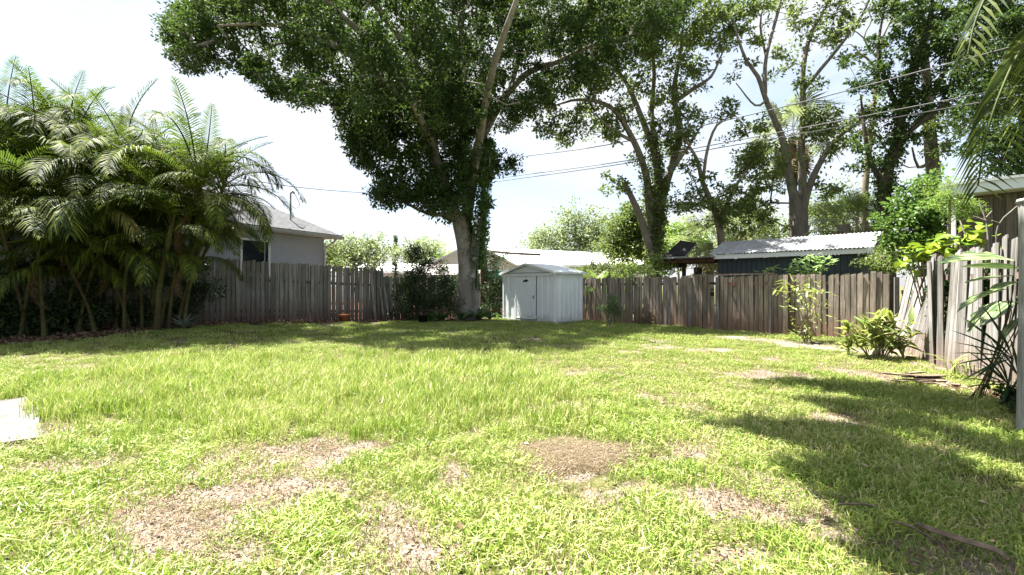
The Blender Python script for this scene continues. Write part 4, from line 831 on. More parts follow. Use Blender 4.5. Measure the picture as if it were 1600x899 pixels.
FAN = [fan_mesh('fan_frond', 34, .95, 30 + k, droop=.3 + .15 * k) for k in range(3)]
for f in FAN: f.materials.append(M['cabbage'])
FAND = [f.copy() for f in FAN]
for f in FAND: f.materials.clear(); f.materials.append(M['skirt'])
def cabbage(label, px, Yb, cpx, cpy, nf, sc, nd_, seed, r0=.17):
    rng = np.random.default_rng(seed); b = zfree(px, Yb); c = P(cpx, cpy, Yb) - b; T = thing('cabbage_palm', label, 'palm', tuple(b), 0, 'cabbage palms behind the back fence')
    MB().tube(spline([Vector((0, 0, -.1)), c * .5 + Vector((.05, 0, 0)), c], .3)[0], [r0] * len(spline([Vector((0, 0, -.1)), c * .5 + Vector((.05, 0, 0)), c], .3)[0]), 10, True, .06).build('trunk', M['barkpale'], T)
    for k in range(nf):
        a = k * 2.4; el = 1.25 - 1.9 * (k / nf); d = Vector((math.cos(a) * math.cos(el), math.sin(a) * math.cos(el), math.sin(el))) * (1.15 * sc)
        link('fan_frond', FAN[k % 3], None, T, tuple(c + d), (rng.normal(0, .3), -el + rng.normal(0, .15), a), (sc,) * 3)
    for k in range(nd_):
        a = k * 2.4 + .5; el = -1.0 - .3 * rng.random(); d = Vector((math.cos(a) * .3, math.sin(a) * .3, -.5 - .7 * rng.random())) * sc
        link('fan_frond', FAND[k % 3], None, T, tuple(c + d), (0, -el, a), (sc * .9,) * 3)['label'] = 'dead brown hanging frond'
cabbage('cabbage palm with a shaggy brown skirt between the two forked stems', 1238, 21.2, 1238, 215, 20, 1.15, 14, 41)
cabbage('low cabbage palm just left of the corrugated roof behind the solar panel', 1105, 21.5, 1108, 380, 16, .95, 6, 42)
cabbage('cabbage palm behind the left end of the corrugated roof', 1155, 22.5, 1158, 362, 16, .95, 5, 43)
cabbage('stout pale palm trunk above the right end of the corrugated roof', 1326, 18.3, 1318, 352, 12, .8, 6, 44, .21)
cabbage('thin palm with fan leaves between the sapling and the round leaved bush', 1368, 18.8, 1368, 348, 14, .7, 6, 45, .14)
cabbage('fan palm filling the gap below the lean-to', 1085, 20.0, 1090, 418, 12, .7, 4, 46)

# near palm outside the right edge, fronds hanging into view
T = thing('areca_palm', 'near palm at the right edge with dark fronds hanging into the top right corner', 'palm', (6.7, 4.9, 0)); mb = MB(); mb.tube([(0, 0, -.1), (-.05, 0, 2.2), (.02, .05, 4.3)], [.13, .11, .09], 10); mb.build('stem', M['stem'], T)
def frond_path(name, pts_, nl, ll, lw, seed, hang=(0, 0, -1), fwd=.6, h=.7, sidev=None, asp=1.0):
    r = np.random.default_rng(seed); sp = np.array([tuple(p) for p in spline(pts_, .08)[0]]); n = len(sp) - 1; mb = MB(); mb.tube([Vector(q) for q in sp], [.02 * (1 - .8 * k / n) + .003 for k in range(n + 1)], 5)
    V = list(mb.v); F = list(mb.f); vv = [.6] * len(V); hang = np.array(hang, float)
    for t_ in np.linspace(.12, 1, nl):
        q = t_ * n; i = min(n - 1, int(q)); c = sp[i] * (1 - q + i) + sp[i + 1] * (q - i); tg = sp[i + 1] - sp[i]; tg /= np.linalg.norm(tg); sd_ = np.cross(tg, [0, 0, 1.]) if sidev is None else np.array(sidev, float); sd_ /= np.linalg.norm(sd_) + 1e-9
        le = ll * (math.sin(PI * min(1, .14 + .80 * t_)) ** .5) * r.uniform(.85, 1.1)
        for s in (-1, 1):
            d = sd_ * s * asp + tg * fwd + hang * h; d /= np.linalg.norm(d); w = np.cross(d, np.cross(sd_, tg)); w /= np.linalg.norm(w) + 1e-9
            b_ = c + d * le * .5; e = c + d * le + hang * le * .16; ww = w * lw; k = len(V)
            V += [tuple(c - ww * .3), tuple(c + ww * .3), tuple(b_ + ww), tuple(b_ - ww), tuple(e)]; F += [(k, k + 1, k + 2, k + 3), (k + 3, k + 2, k + 4)]; vv += [r.random()] * 5
    me = bpy.data.meshes.new(name); me.from_pydata(V, [], F); at = me.attributes.new('v', 'FLOAT', 'POINT'); at.data.foreach_set('value', np.array(vv, np.float32)); me.update(); return me
base_ = Vector((6.7, 4.9, 0)); crown_ = base_ + Vector((.02, .05, 4.3))
for k, (pl, ll, sv_, h_) in enumerate([
        ([crown_, P(1650, -40, 5.0), P(1600, 40, 4.9), P(1560, 130, 4.8), P(1540, 215, 4.7), P(1520, 300, 4.65)][0:1] + [P(1650, 10, 4.9), P(1600, 70, 4.7), P(1565, 140, 4.6), P(1540, 215, 4.55), P(1528, 290, 4.5)], .70, (-1, 0, -.55), .25),
        ([crown_, P(1640, -90, 4.6), P(1590, -60, 4.4), P(1550, -20, 4.3), P(1525, 30, 4.25), P(1512, 85, 4.2)], .42, None, .9),
        ([crown_, P(1680, -60, 5.2), P(1640, 20, 5.1), P(1600, 160, 5.0), P(1590, 240, 5.0)], .5, None, .8),
        ([crown_, Vector((6.2, 4.2, 5.4)), Vector((5.6, 3.6, 5.6)), Vector((4.9, 3.1, 5.2))], .5, None, .5),
        ([crown_, Vector((7.4, 5.4, 5.2)), Vector((8.2, 5.9, 5.0)), Vector((8.9, 6.3, 4.2))], .5, None, .5),
        ([crown_, Vector((7.3, 4.2, 5.3)), Vector((8.0, 3.6, 5.2)), Vector((8.6, 3.2, 4.4))], .5, None, .5),
        ([crown_, P(1560, -130, 5.6), P(1500, -150, 5.7), P(1440, -110, 5.8)], .5, None, .5)]):
    me = frond_path('frond', pl, 38, ll, .0115, 60 + k, h=h_, sidev=sv_); link('frond', me, M['palm'], T, -base_)

# ---------------------------------------------------------------- fences
def plank_mesh(k, w=.138, th=.018, h=1.0, top=0):
    r = np.random.default_rng(40 + k); mb = MB(); n = 5; vs = []
    for i in range(n):
        z = h * i / (n - 1); o = r.normal(0, .0025); cu = r.normal(0, .003); ww = w * .5 * (1 + r.normal(0, .012))
        if i == n - 1: ww *= .96
        vs += [(-ww + o, -th / 2 + cu, z), (ww + o, -th / 2 + cu, z), (ww + o, th / 2 + cu, z), (-ww + o, th / 2 + cu, z)]
    # worn, slightly clipped top
    a, b = r.uniform(-.012, .012), r.uniform(-.012, .012)
    cut = [(-w * .30, h + .022 + a), (w * .30, h + .022 + b)] if k % 2 == 0 else [(-w * .40, h + .010 + a), (w * .36, h + .016 + b)]
    for x, z in cut: vs += [(x, -th / 2, z), (x, th / 2, z)]
    fs = [(3, 2, 1, 0)]
    for i in range(n - 1):
        q = i * 4
        for j in range(4): fs.append((q + j, q + (j + 1) % 4, q + 4 + (j + 1) % 4, q + 4 + j))
    q = (n - 1) * 4; c = n * 4
    fs += [(q, q + 1, c + 2, c), (q + 2, q + 3, c + 1, c + 3), (q + 3, q, c, c + 1), (q + 1, q + 2, c + 3, c + 2), (c, c + 2, c + 3, c + 1)]
    mb.add(vs, fs); return mb.mesh('plank')
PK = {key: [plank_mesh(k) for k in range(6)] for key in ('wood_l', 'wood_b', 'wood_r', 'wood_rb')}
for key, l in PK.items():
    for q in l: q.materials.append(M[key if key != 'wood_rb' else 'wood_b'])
def fence(name, label, path, hfun, key, pitch=.143, leanf=None, wid=None, skip=None, cat='fence', post_every=2.4, rails=(.35, 1.35), posth=None, seed=1, fall=None, yaw=0):
    rng = np.random.default_rng(seed); T = thing(name, label, cat, tuple(path[0])); o0 = Vector(path[0])
    seg = [(Vector(path[i]), Vector(path[i + 1])) for i in range(len(path) - 1)]; tot = sum((b - a).length for a, b in seg); s = pitch / 2; n = 0
    def at(s):
        for a, b in seg:
            l = (b - a).length
            if s <= l: return a + (b - a) * (s / l), (b - a).normalized()
            s -= l
        return b, (b - a).normalized()
    while s < tot:
        p, d = at(s); u = s / tot; az = math.atan2(d.y, d.x); z = ground_z(p.x, p.y); h = hfun(u, p) * (1 + rng.normal(0, .022 if key == 'wood_r' else .010)) ; 
        if not (skip and skip(u, n, rng)):
            ln = (leanf(u) if leanf else 0) + rng.normal(0, .016 if key == 'wood_r' else .008); w = 1 + rng.normal(0, .05)
            nn = Vector((d.y, -d.x, 0))
            off = nn * (rng.uniform(-.008, .008) + (.022 if rng.random() < .2 else 0)); h2 = h / max(.8, math.cos(ln))
            link('plank', PK[key][rng.integers(6)], None, T, tuple(p + off + Vector((0, 0, z - .02)) - o0), (rng.normal(0, .012) - (fall(u) + rng.normal(0, .03) if fall else 0), ln, az + yaw + (.08 * (-1) ** n if key == 'wood_r' else 0) + (rng.normal(0, .05) if key == 'wood_r' else rng.normal(0, .03))), (w * (wid or pitch / .150), 1, h2))
        s += pitch * (1 + rng.normal(0, .03)); n += 1
    s = .1
    while s < tot:
        p, d = at(s); nn = Vector((-d.y, d.x, 0)); h = hfun(s / tot, p); z = ground_z(p.x, p.y); c = p + nn * .085 - o0
        mm = MB(); mm.box((0, 0, h * .47), (.09, .09, h * .98 + .1)); mm.build('post', M[key if key != 'wood_rb' else 'wood_b'], T, tuple(c + Vector((0, 0, z))), (0, 0, math.atan2(d.y, d.x))); s += post_every
    for fr in rails:
        for a, b in seg:
            k = max(1, int((b - a).length / 2.4)); 
            for i in range(k):
                p = a.lerp(b, i / k); q = a.lerp(b, (i + 1) / k); d = (q - p).normalized(); nn = Vector((-d.y, d.x, 0)); f = lambda v_: v_ + nn * (.028 + (math.tan(fall(min(1, (v_ - Vector(path[0])).length / tot))) * fr if fall else 0)) - o0 + Vector((0, 0, ground_z(v_.x, v_.y) + fr))
                mb = MB(); mid = (f(p) + f(q)) / 2; ln = (f(q) - f(p)).length; Mx = (f(q) - f(p)).normalized().to_track_quat('X', 'Z').to_matrix(); mb.box((0, 0, 0), (ln - .004, .035, .09)); r_ = mb.build('rail', M[key if key != 'wood_rb' else 'wood_b'], T, tuple(mid)); r_.rotation_euler = Mx.to_euler()
    return T
LFa = LP0 - U * 12.0; LFa.z = 0
fence('wooden_fence', 'grey weathered plank fence on the left below the grey blue house', [LFa, LP0 + U * .35], lambda u, p: 1.86 + .10 * math.sin(u * 2) , 'wood_l', seed=3, skip=lambda u, n, r: abs(n - 72) < 0)
LT0 = LP0 + U * .35
fence('wooden_fence', 'dark sagging end of the left fence behind the shrub and the big trunk', [LT0, CORN], lambda u, p: 1.72, 'wood_l', seed=4, pitch=.15, leanf=lambda u: -.03, skip=lambda u, n, r: r.random() < .10)
BR2 = BR - Vv * .02
fence('wooden_fence', 'brown weathered back fence between the white shed and the right corner', [CORN, BR2], lambda u, p: 1.65 + .012 * math.sin(u * 40), 'wood_b', pitch=.131, wid=.935, seed=5, rails=(.4, 1.42))
RFv = [Vector((x, y, 0)) for x, y in RF]
def rseg(a, b): return [Vector((*RF[a], 0))] + [Vector((*RF[k], 0)) for k in range(a + 1, b + 1)]
fence('wooden_fence', 'broken leaning grey planks at the right corner of the yard', rseg(0, 2), lambda u, p: 1.56 + .24 * u, 'wood_r', pitch=.20, wid=.9, yaw=.38, leanf=lambda u: .05, fall=lambda u: .31 * math.sin(PI * min(1, u * .90 + .10)) ** .7, seed=6, skip=lambda u, n, r: n in (6,), post_every=9, rails=(.4, 1.2))
fence('wooden_fence', 'tall upright pale grey plank fence running along the right side', rseg(2, 6), lambda u, p: 1.80 + .18 * min(1, u * 3.5), 'wood_r', pitch=.112, wid=.78, yaw=.06, fall=lambda u: .06 * (1 - u), seed=7, rails=(.4, 1.5))
# front posts, cap rail and leaning boards on the back fence (parts of separate loose boards)
def upright(name, lab, px, Yb, ztop, w, th, mat, cat='board', lean=0, z0=0):
    b = zfree(px, Yb); o = MB().box((0, 0, (ztop) / 2), (w, th, ztop)).build(name, mat, None, (b.x, b.y, z0 + ground_z(b.x, b.y)), (0, lean, math.atan2(Vv.y, Vv.x))); tag(o, lab, cat); return o
upright('fence_post', 'orange brown square post on the yard side of the back fence', 1228, 13.05, 1.66, .13, .09, M['wood_b'], 'post')
upright('loose_board', 'pale upright board nailed beside the orange brown post', 1203, 13.45, 1.55, .06, .025, M['wood_r'])
upright('loose_board', 'left one of two pale boards fixed side by side to the back fence', 1040, 15.68, 1.62, .07, .03, M['wood_r'])
upright('loose_board', 'right one of two pale boards fixed side by side to the back fence', 1046, 15.58, 1.62, .05, .03, M['wood_r'])
upright('loose_board', 'pale board left of the black plate on the back fence', 1078, 15.1, 1.6, .12, .03, M['wood_r'], lean=.02)
upright('loose_board', 'pale board right of the black plate on the back fence', 1122, 14.45, 1.6, .08, .03, M['wood_r'], lean=-.02)
a = zfree(1083, 15.02); b = zfree(1210, 13.3)
o = MB().box((0, 0, 0), ((b - a).length, .10, .045)).build('cap_rail', M['wood_r'], None, ((a.x + b.x) / 2, (a.y + b.y) / 2, 1.69), (0, -.004, math.atan2((b - a).y, (b - a).x))); tag(o, 'pale rough rail lying along the top of the back fence', 'rail')
c = P(1112, 450, 14.58); T = thing('hinge_plate', 'black metal plates on the back fence plank', 'hinge', tuple(c - Vector((0, .06, 0))), math.atan2(Vv.y, Vv.x))
for z, w, h in ((.14, .12, .06), (-.05, .05, .06), (-.05 - .14, .12, .12), (-.06, .12, .02)): MB().box((0, -.02, z), (w, .012, h)).build('plate', M['black'], T)
# leaning boards at the broken trellis on the left
for px, Yb, h, ln, lab in ((588, 18.05, 1.75, -.10, 'pale board leaning against the left fence at its dark gap'), (601, 18.25, 1.3, -.13, 'short grey stake leaning left of the dark shrub'), (609, 18.3, 1.3, -.15, 'thin grey stake second from the leaning pale board')):
    b = zfree(px - 1, Yb - .1); tag(MB().box((0, 0, h / 2), (.11 if h > 1.5 else .06, .022, h)).build('loose_board', M['wood_l'], None, (b.x, b.y, .02), (0, ln, math.atan2(U.y, U.x))), lab, 'board')
# grey post right edge
b = Vector((4.80, 4.32, 0))
T = thing('grey_post', 'thick smooth grey post cut by the right edge of view', 'post', tuple(b)); mb = MB(); mb.tube([(0, 0, -.05), (0, 0, .6), (.01, 0, 1.3), (0, 0, 2.12)], [.14, .135, .13, .13], 14); mb.build('shaft', M['post'], T)
MB().lathe([(0, 0), (.145, 0), (.14, .03), (0, .05)], (0, 0, 2.12), 14).build('post_cap', M['greytrim'], T)

# ---------------------------------------------------------------- metal garden shed
sx0 = Vector((-.35, 19.3, 0)); ang = math.atan2(Vv.y, Vv.x)
T = thing('garden_shed', 'small white blue metal shed with a gable front and ribbed walls beside the big tree', 'shed', tuple(sx0), ang)
# local frame: +X along the front (to the right), +Y to the back
Wd_, Dp, He, Hp = 2.95, 1.45, 1.86, 2.20
def ribbed(mb, x0, x1, z0, z1f, y, sgn, pitch, dep, axis='x', th=.012):
    n = max(1, round((x1 - x0) / pitch)); p = (x1 - x0) / n; prof = []
    for k in range(n):
        a = x0 + k * p; prof += [(a, 0), (a + p * .70, 0), (a + p * .78, dep), (a + p * .92, dep)]
    prof.append((x1, 0)); 
    fr = []; bk = []
    for i, (a, d) in enumerate(prof):
        for lst, e in ((fr, 0), (bk, -th)):
            q = y + sgn * (d + e); zt = z1f(a); lst += [((a, q, z0), (a, q, zt)) if axis == 'x' else ((q, a, z0), (q, a, zt))]
    for i in range(len(fr) - 1):
        mb.add([fr[i][0], fr[i + 1][0], fr[i + 1][1], fr[i][1], bk[i][0], bk[i + 1][0], bk[i + 1][1], bk[i][1]], [(0, 1, 2, 3), (7, 6, 5, 4), (3, 2, 6, 7), (0, 4, 5, 1)])
fl = lambda a: He - .06
for (a, b_, pt) in ((.05, .40, .33), (.40, .79, .39), (1.96, 2.30, .34), (2.30, 2.62, .32), (2.62, 2.90, .28)):
    mb = MB(); ribbed(mb, a + .008, b_ - .008, .05, fl, 0, -1, pt, .034); mb.build('wall_panel', M['shedpaint'], T)
mb = MB(); 
for k in range(6):
    mb = MB(); ribbed(mb, .046 + k * (Dp - .08) / 6, .034 + (k + 1) * (Dp - .08) / 6, .05, fl, Wd_, 1, .22, .042, 'y'); mb.build('wall_panel', M['shedpaint'], T)
for k in range(6):
    mb = MB(); ribbed(mb, .046 + k * (Dp - .08) / 6, .034 + (k + 1) * (Dp - .08) / 6, .05, fl, 0, -1, .22, .042, 'y'); mb.build('wall_panel', M['shedpaint'], T)
MB().box((Wd_ / 2, Dp, He / 2), (Wd_ - .1, .015, He - .12)).build('back_wall', M['shedpaint'], T)
for x, y in ((.02, 0), (Wd_ - .02, 0), (Wd_ - .02, Dp - .02), (.02, Dp - .02)):
    MB().box((x, y, He / 2), (.06, .06, He)).build('corner_trim', M['white'], T)
d_ = MB(); d_.box((1.375, -.035, .90), (1.14, .02, 1.62)); door = d_.build('door', M['shedpaint'], T)
for x in (.82, 1.93): MB().box((x, -.048, .90), (.035, .014, 1.62)).build('door_stile', M['white'], door)
for z in (.11, 1.69): MB().box((1.375, -.048, z), (1.07, .014, .035)).build('door_rail', M['white'], door)
hm = MB(); hm.box((1.85, -.065, .93), (.03, .03, .13)); hm.box((1.85, -.085, .93), (.05, .012, .05)); hm.build('handle', M['steel'], door)
# black fish-like emblem
em = [(.11 * math.cos(q) * (1 + .45 * math.sin(2 * q + .5)) , .036 * math.sin(q) * (1 + .5 * math.cos(5 * q))) for q in [2 * PI * k / 22 for k in range(22)]]
_ = [(-.13, .0), (-.09, .035), (-.05, .02), (-.015, .055), (.01, .025), (.06, .045), (.075, .02), (.13, .035), (.10, .0), (.05, -.01), (.03, -.045), (.0, -.02), (-.06, -.05), (-.07, -.015)]
MB().prism([(1.40 + x * 1.15, -.047, 1.54 + z * 1.4) for x, z in em], (0, -.006, 0)).build('emblem', M['black'], door)
MB().box((1.38, -.03, 1.765), (2.96, .05, .07)).build('header_rail', M['white'], T).location.x += .095
MB().box((1.475, -.02, .03), (2.97, .06, .06)).build('base_rail', M['greytrim'], T); MB().box((Wd_ + .0, Dp / 2, .03), (.06, Dp, .055)).build('base_rail', M['greytrim'], T)
MB().prism([(.02, 0, He - .06), (Wd_ - .02, 0, He - .06), (Wd_ / 2, 0, Hp - .03)], (0, .015, 0)).build('gable_panel', M['shedpaint'], T)
for s in (-1, 1):
    mid = Wd_ / 2; e = mid + s * (mid + .11); z0 = He - .02; th = .025
    mb = MB(); n = 6; ns = 6
    for k in range(n):       # separate roof sheets with raised seams
        y0 = -.12 + k * (Dp + .24) / n; y1 = -.12 + (k + 1) * (Dp + .24) / n - .004
        mb = MB(); mb.hexa([(mid, y0, Hp), (e, y0, z0), (e, y1, z0), (mid, y1, Hp)], [(mid, y0, Hp + th), (e, y0, z0 + th), (e, y1, z0 + th), (mid, y1, Hp + th)]); mb.build('roof_sheet', M['shedpaint'], T)
    mb = MB(); mb.hexa([(mid, -.15, Hp - .05), (e, -.15, z0 - .06), (e, -.125, z0 - .06), (mid, -.125, Hp - .05)], [(mid, -.15, Hp + .035), (e, -.15, z0 + .03), (e, -.125, z0 + .03), (mid, -.125, Hp + .035)]); mb.build('gable_trim', M['white'], T)
    MB().box((e + s * .006, Dp / 2, z0 - .01), (.02, Dp + .26, .07)).build('eave_trim', M['white'], T)
# dark trim line under the gable
MB().box((Wd_ / 2, -.036, He - .005), (Wd_ + .1, .02, .03)).build('track', M['greytrim'], T)

# ---------------------------------------------------------------- grey blue house on the left
E1 = Vector((-9.78, 15.9, 3.5)); E2 = Vector((-7.42, 20.7, 3.5)); dE = (E2 - E1).normalized(); nE = Vector((-dE.y, dE.x, 0))   # nE points away from the yard
az = math.atan2(dE.y, dE.x)
T = thing('grey_house', 'grey blue stucco house with a hipped shingle roof behind the left fence', 'house', (E2.x, E2.y, 0), az)
# local: x along eave (0 at right corner, negative to the left), y away
Lh = 13.0
MB().box((-.55 - Lh / 2, 3.6, 1.7), (Lh, 6.2, 3.4)).build('wall', M['stucco'], T).location.y = 0
def roof_piece(pts, mat, name, th=.05):
    mb = MB(); mb.prism(pts, (0, 0, th)); return mb.build(name, mat, T)
pw = 3.9; rp = 3.5 + .56 * pw
roof_piece([(-Lh - 1.2, 0, 3.5), (0, 0, 3.5), (-pw, pw, rp), (-Lh - 1.2, pw, rp)], M['shingle'], 'roof')
roof_piece([(0, 0, 3.5), (0, 2 * pw, 3.5), (-pw, pw, rp)], M['shingle'], 'roof')
roof_piece([(0, 2 * pw, 3.5), (-Lh - 1.2, 2 * pw, 3.5), (-Lh - 1.2, pw, rp), (-pw, pw, rp)], M['shingle'], 'roof')
MB().box((-Lh / 2 - .6, .26, 3.43), (Lh + 1.2, .50, .03)).build('soffit', M['soffit'], T); MB().box((-.27, pw, 3.43), (.52, 2 * pw, .026)).build('soffit', M['soffit'], T)
MB().box((-Lh / 2 - .6, .0, 3.44), (Lh + 1.2, .03, .15)).build('fascia', M['white'], T)
g = MB(); g.prism([(0.02, -.12, 3.50), (0.02, -.11, 3.40), (0.02, -.04, 3.38), (0.02, -.017, 3.40), (0.02, -.017, 3.50)], (-Lh - 1.2, 0, 0)); g.build('gutter', M['greytrim'], T)
MB().tube(spline([Vector((-.35, -.07, 3.39)), Vector((-.40, .05, 3.25)), Vector((-.50, .36, 3.02)), Vector((-.54, .44, 2.85)), Vector((-.54, .45, .1))], .12)[0], .045, 8).build('downspout', M['white'], T)
# window placed on the wall plane (y=.5)
def house_ray(px):   # local x where the viewing ray meets the wall plane
    r = Vector(((px - 800) / FPX, 1, 0)); o = E2 + nE * .5; 
    t_ = (o.x * nE.x + o.y * nE.y) / (r.x * nE.x + r.y * nE.y); p = r * t_ - E2; return p.x * dE.x + p.y * dE.y, t_
xa, ta = house_ray(374); xb, tb = house_ray(421)
zt = CAMH + (447 - 371) / 740 * ta; zb = zt - 1.35
w = thing('x', 'x', 'x'); bpy.data.objects.remove(w)
wx = (xa + xb) / 2; ww = abs(xb - xa)
fr = MB()
for c, d in (((wx, .47, zt - .04), (ww, .07, .08)), ((wx, .47, zb + .04), (ww, .07, .08)), ((wx - ww / 2 + .04, .47, (zt + zb) / 2), (.08, .07, zt - zb - .165)), ((wx + ww / 2 - .04, .47, (zt + zb) / 2), (.08, .07, zt - zb - .165))): fr.box(c, d)
win = fr.build('window', M['white'], T)
MB().box((wx, .485, (zt + zb) / 2), (ww - .16, .012, zt - zb - .16)).build('pane', M['glass'], win)
MB().box((wx + ww * .32, .474, (zt + zb) / 2), (.03, .01, zt - zb - .17)).build('sash_bar', M['greytrim'], win)
MB().box((wx, .44, zb - .03), (ww + .1, .12, .05)).build('sill', M['white'], win)
# service mast on the roof
mx_, my_ = -1.9, .9; zr = 3.5 + .56 * my_
MB().tube([(mx_, my_, zr - .05), (mx_, my_, zr + 1.15)], .035, 8).build('service_mast', M['steel'], T).rotation_euler = (0, 0, 0)
cpm = MB(); cpm.tube([(mx_, my_, zr + 1.15), (mx_ + .04, my_ - .05, zr + 1.22), (mx_ + .14, my_ - .08, zr + 1.14)], [.06, .065, .04], 8); cpm.build('weather_head', M['greytrim'], T)
MB().tube([(-3.6, 3.2, 3.5 + .56 * 3.2 - .05), (-3.6, 3.2, 3.5 + .56 * 3.2 + .35)], .05, 8).build('vent_pipe', M['greytrim'], T)
MB().tube(spline([Vector((mx_ + .14, my_ - .08, zr + 1.12)), Vector((mx_ + .35, my_ - .1, zr + .75)), Vector((mx_ + .2, my_ - .08, zr + .55)), Vector((mx_ + .03, my_ - .03, zr + .6))], .06)[0], .012, 5).build('drip_loop', M['cable'], T)

# ---------------------------------------------------------------- neighbours beyond
# white gabled house behind the big tree
Yg = 31
T = thing('white_gable_house', 'white house with a plain gable end behind the big trunk', 'house', (zfree(738, Yg).x, Yg, 0), .25)
hw = 3.0; ze = 2.55; zp = 4.05
MB().prism([(-hw, 0, 0), (hw, 0, 0), (hw, 0, ze), (0, 0, zp), (-hw, 0, ze)], (0, 7, 0)).build('wall', M['white'], T)
for s in (-1, 1):
    MB().hexa([(0, -.4, zp + .02), (s * (hw + .5), -.4, ze - .23), (s * (hw + .5), 7.4, ze - .23), (0, 7.4, zp + .02)], [(0, -.4, zp + .16), (s * (hw + .5), -.4, ze - .09), (s * (hw + .5), 7.4, ze - .09), (0, 7.4, zp + .16)]).build('roof', M['whiteroof'], T)
for k in range(7): MB().box((-hw + .5 + k * .85, -.012, 1.3), (.03, .02, 2.6)).build('batten', M['greytrim'], T)
# long white roofed house
Yl = 36
T = thing('long_white_house', 'long low house with a bright white roof behind the shed', 'house', (zfree(770, Yl).x, Yl, 0), -.08)
MB().box((5.5, 4, 1.35), (12, 7, 2.7)).build('wall', M['white'], T)
MB().hexa([(-2.6, 0, 2.85), (12.2, 0, 2.85), (9.2, 4, 3.95), (-1.6, 4, 4.5)], [(-2.6, 0, 2.97), (12.2, 0, 2.97), (9.2, 4, 4.07), (-1.6, 4, 4.62)]).build('roof', M['whiteroof'], T)
MB().hexa([(-1.6, 4, 4.5), (9.2, 4, 3.95), (12.2, 8, 2.85), (-1.6, 8, 2.85)], [(-1.6, 4, 4.62), (9.2, 4, 4.07), (12.2, 8, 2.97), (-1.6, 8, 2.97)]).build('roof', M['whiteroof'], T)
MB().box((4.8, .0, 2.82), (14.6, .08, .14)).build('fascia', M['white'], T)
MB().tube([(-1.9, 1.0, 4.35), (-1.0, .9, 4.12), (1.4, .5, 3.85), (3.6, .3, 3.72)], .10, 6).build('roof_pipe', M['wood_dark'], T)
for k in range(4): MB().box((1.5 + 2.4 * k, .49, 1.5), (1.1, .05, 1.2)).build('window', M['glass'], T)
MB().tube([(2.1, 1, 3.2), (2.1, 1, 5.0)], .03, 6).build('roof_pipe', M['greytrim'], T)
# low white roof further left
T = thing('low_white_house', 'sliver of a low white roofed house above the left fence', 'house', (zfree(590, 38).x, 38, 0), 0)
MB().box((0, 3, 1.2), (6.5, 5, 2.4)).build('wall', M['white'], T)
MB().hexa([(-4, 0, 2.45), (4, 0, 2.45), (3, 3, 3.2), (-3, 3, 3.2)], [(-4, 0, 2.55), (4, 0, 2.55), (3, 3, 3.3), (-3, 3, 3.3)]).build('roof', M['whiteroof'], T)
# grey roofed lean shed left of trunk
Yq = 24.5
T = thing('grey_roofed_outbuilding', 'low outbuilding with a mottled grey roof left of the big trunk', 'shed', (zfree(683, Yq).x, Yq, 0), .0)
MB().box((.3, 1.2, .95), (3.0, 2.2, 1.9)).build('wall', M['greytrim'], T)
MB().hexa([(-1.5, -.1, 1.85), (2.2, -.1, 1.85), (2.2, 1.5, 2.45), (-.9, 1.5, 2.45)], [(-1.5, -.1, 1.93), (2.2, -.1, 1.93), (2.2, 1.5, 2.53), (-.9, 1.5, 2.53)]).build('roof', M['greyroof'], T)
c = P(772, 430, 22.8); o = MB(); o.lathe([(0, -.2), (.28, -.2), (.33, .15), (.35, .15), (.35, .2), (.30, .2), (.26, -.1), (0, -.1)], n=18); tag(o.build('water_tub', M['teal'], None, tuple(c)), 'turquoise plastic tub glimpsed between the trunk and the shed', 'tub')
tag(MB().box((0, 0, -.75), (.9, .6, 1.1)).build('crate_stack', M['wood_dark'], None, tuple(c)), 'dark timber stand under the turquoise tub', 'stand')
# thin dead trunk between the tree and shed
o = MB(); o.tube(spline([P(755, 500, 21), P(756, 430, 21), P(753, 380, 21), P(757, 330, 21)], .3)[0], .16, 8, True, .1); tag(o.build('dead_trunk', barkmat('reddish bark', (.07, .04, .025), (.22, .13, .09), (.15, .09, .06), 5), None), 'reddish brown trunk right behind the big pale trunk', 'trunk')

# dark blue building with corrugated roof
F1 = Vector((7.49, 17.7, 0)); F2 = Vector((10.77, 14.4, 0)); dF = (F2 - F1).normalized(); az = math.atan2(dF.y, dF.x); LF = (F2 - F1).length
T = thing('blue_outbuilding', 'dark blue board clad building with a corrugated metal roof behind the back fence', 'building', tuple(F1), az)
nF = Vector((-dF.y, dF.x, 0))
wx0, wx1, ey, rz = .15, LF - .18, 2.35, 3.04
nb = 26
MB().box(((wx0 + wx1) / 2, 1.45, ey / 2), (wx1 - wx0 - .02, 2.5, ey - .02)).build('wall', M['slate'], T)
for k in range(nb):
    w_ = (wx1 - wx0) / nb; MB().box((wx0 + (k + .5) * w_, .185, ey / 2 - .004), (w_ - .012, .03, ey - .03)).build('board', M['slate'], T)
for k in range(12): MB().box((wx1 + .005, .25 + k * .2, ey / 2), (.03, .188, ey - .04)).build('board', M['slate'], T)
MB().box((LF / 2, -.01, 2.42), (LF + .06, .04, .15)).build('fascia', M['white'], T)
def corr(mb, x0, x1, y0, z0, y1, z1, pitch=.11, amp=.016, th=.01):
    n = int((x1 - x0) / pitch * 6); vs = []
    for i in range(n + 1):
        x = x0 + (x1 - x0) * i / n; q = amp * math.sin(2 * PI * (x - x0) / pitch)
        vs += [(x, y0, z0 + q), (x, y1, z1 + q), (x, y0, z0 + q - th), (x, y1, z1 + q - th)]
    fs = []
    for i in range(n): a = i * 4; b = a + 4; fs += [(a, b, b + 1, a + 1), (a + 2, a + 3, b + 3, b + 2), (a, a + 2, b + 2, b), (a + 1, b + 1, b + 3, a + 3)]
    mb.add(vs, fs, False)
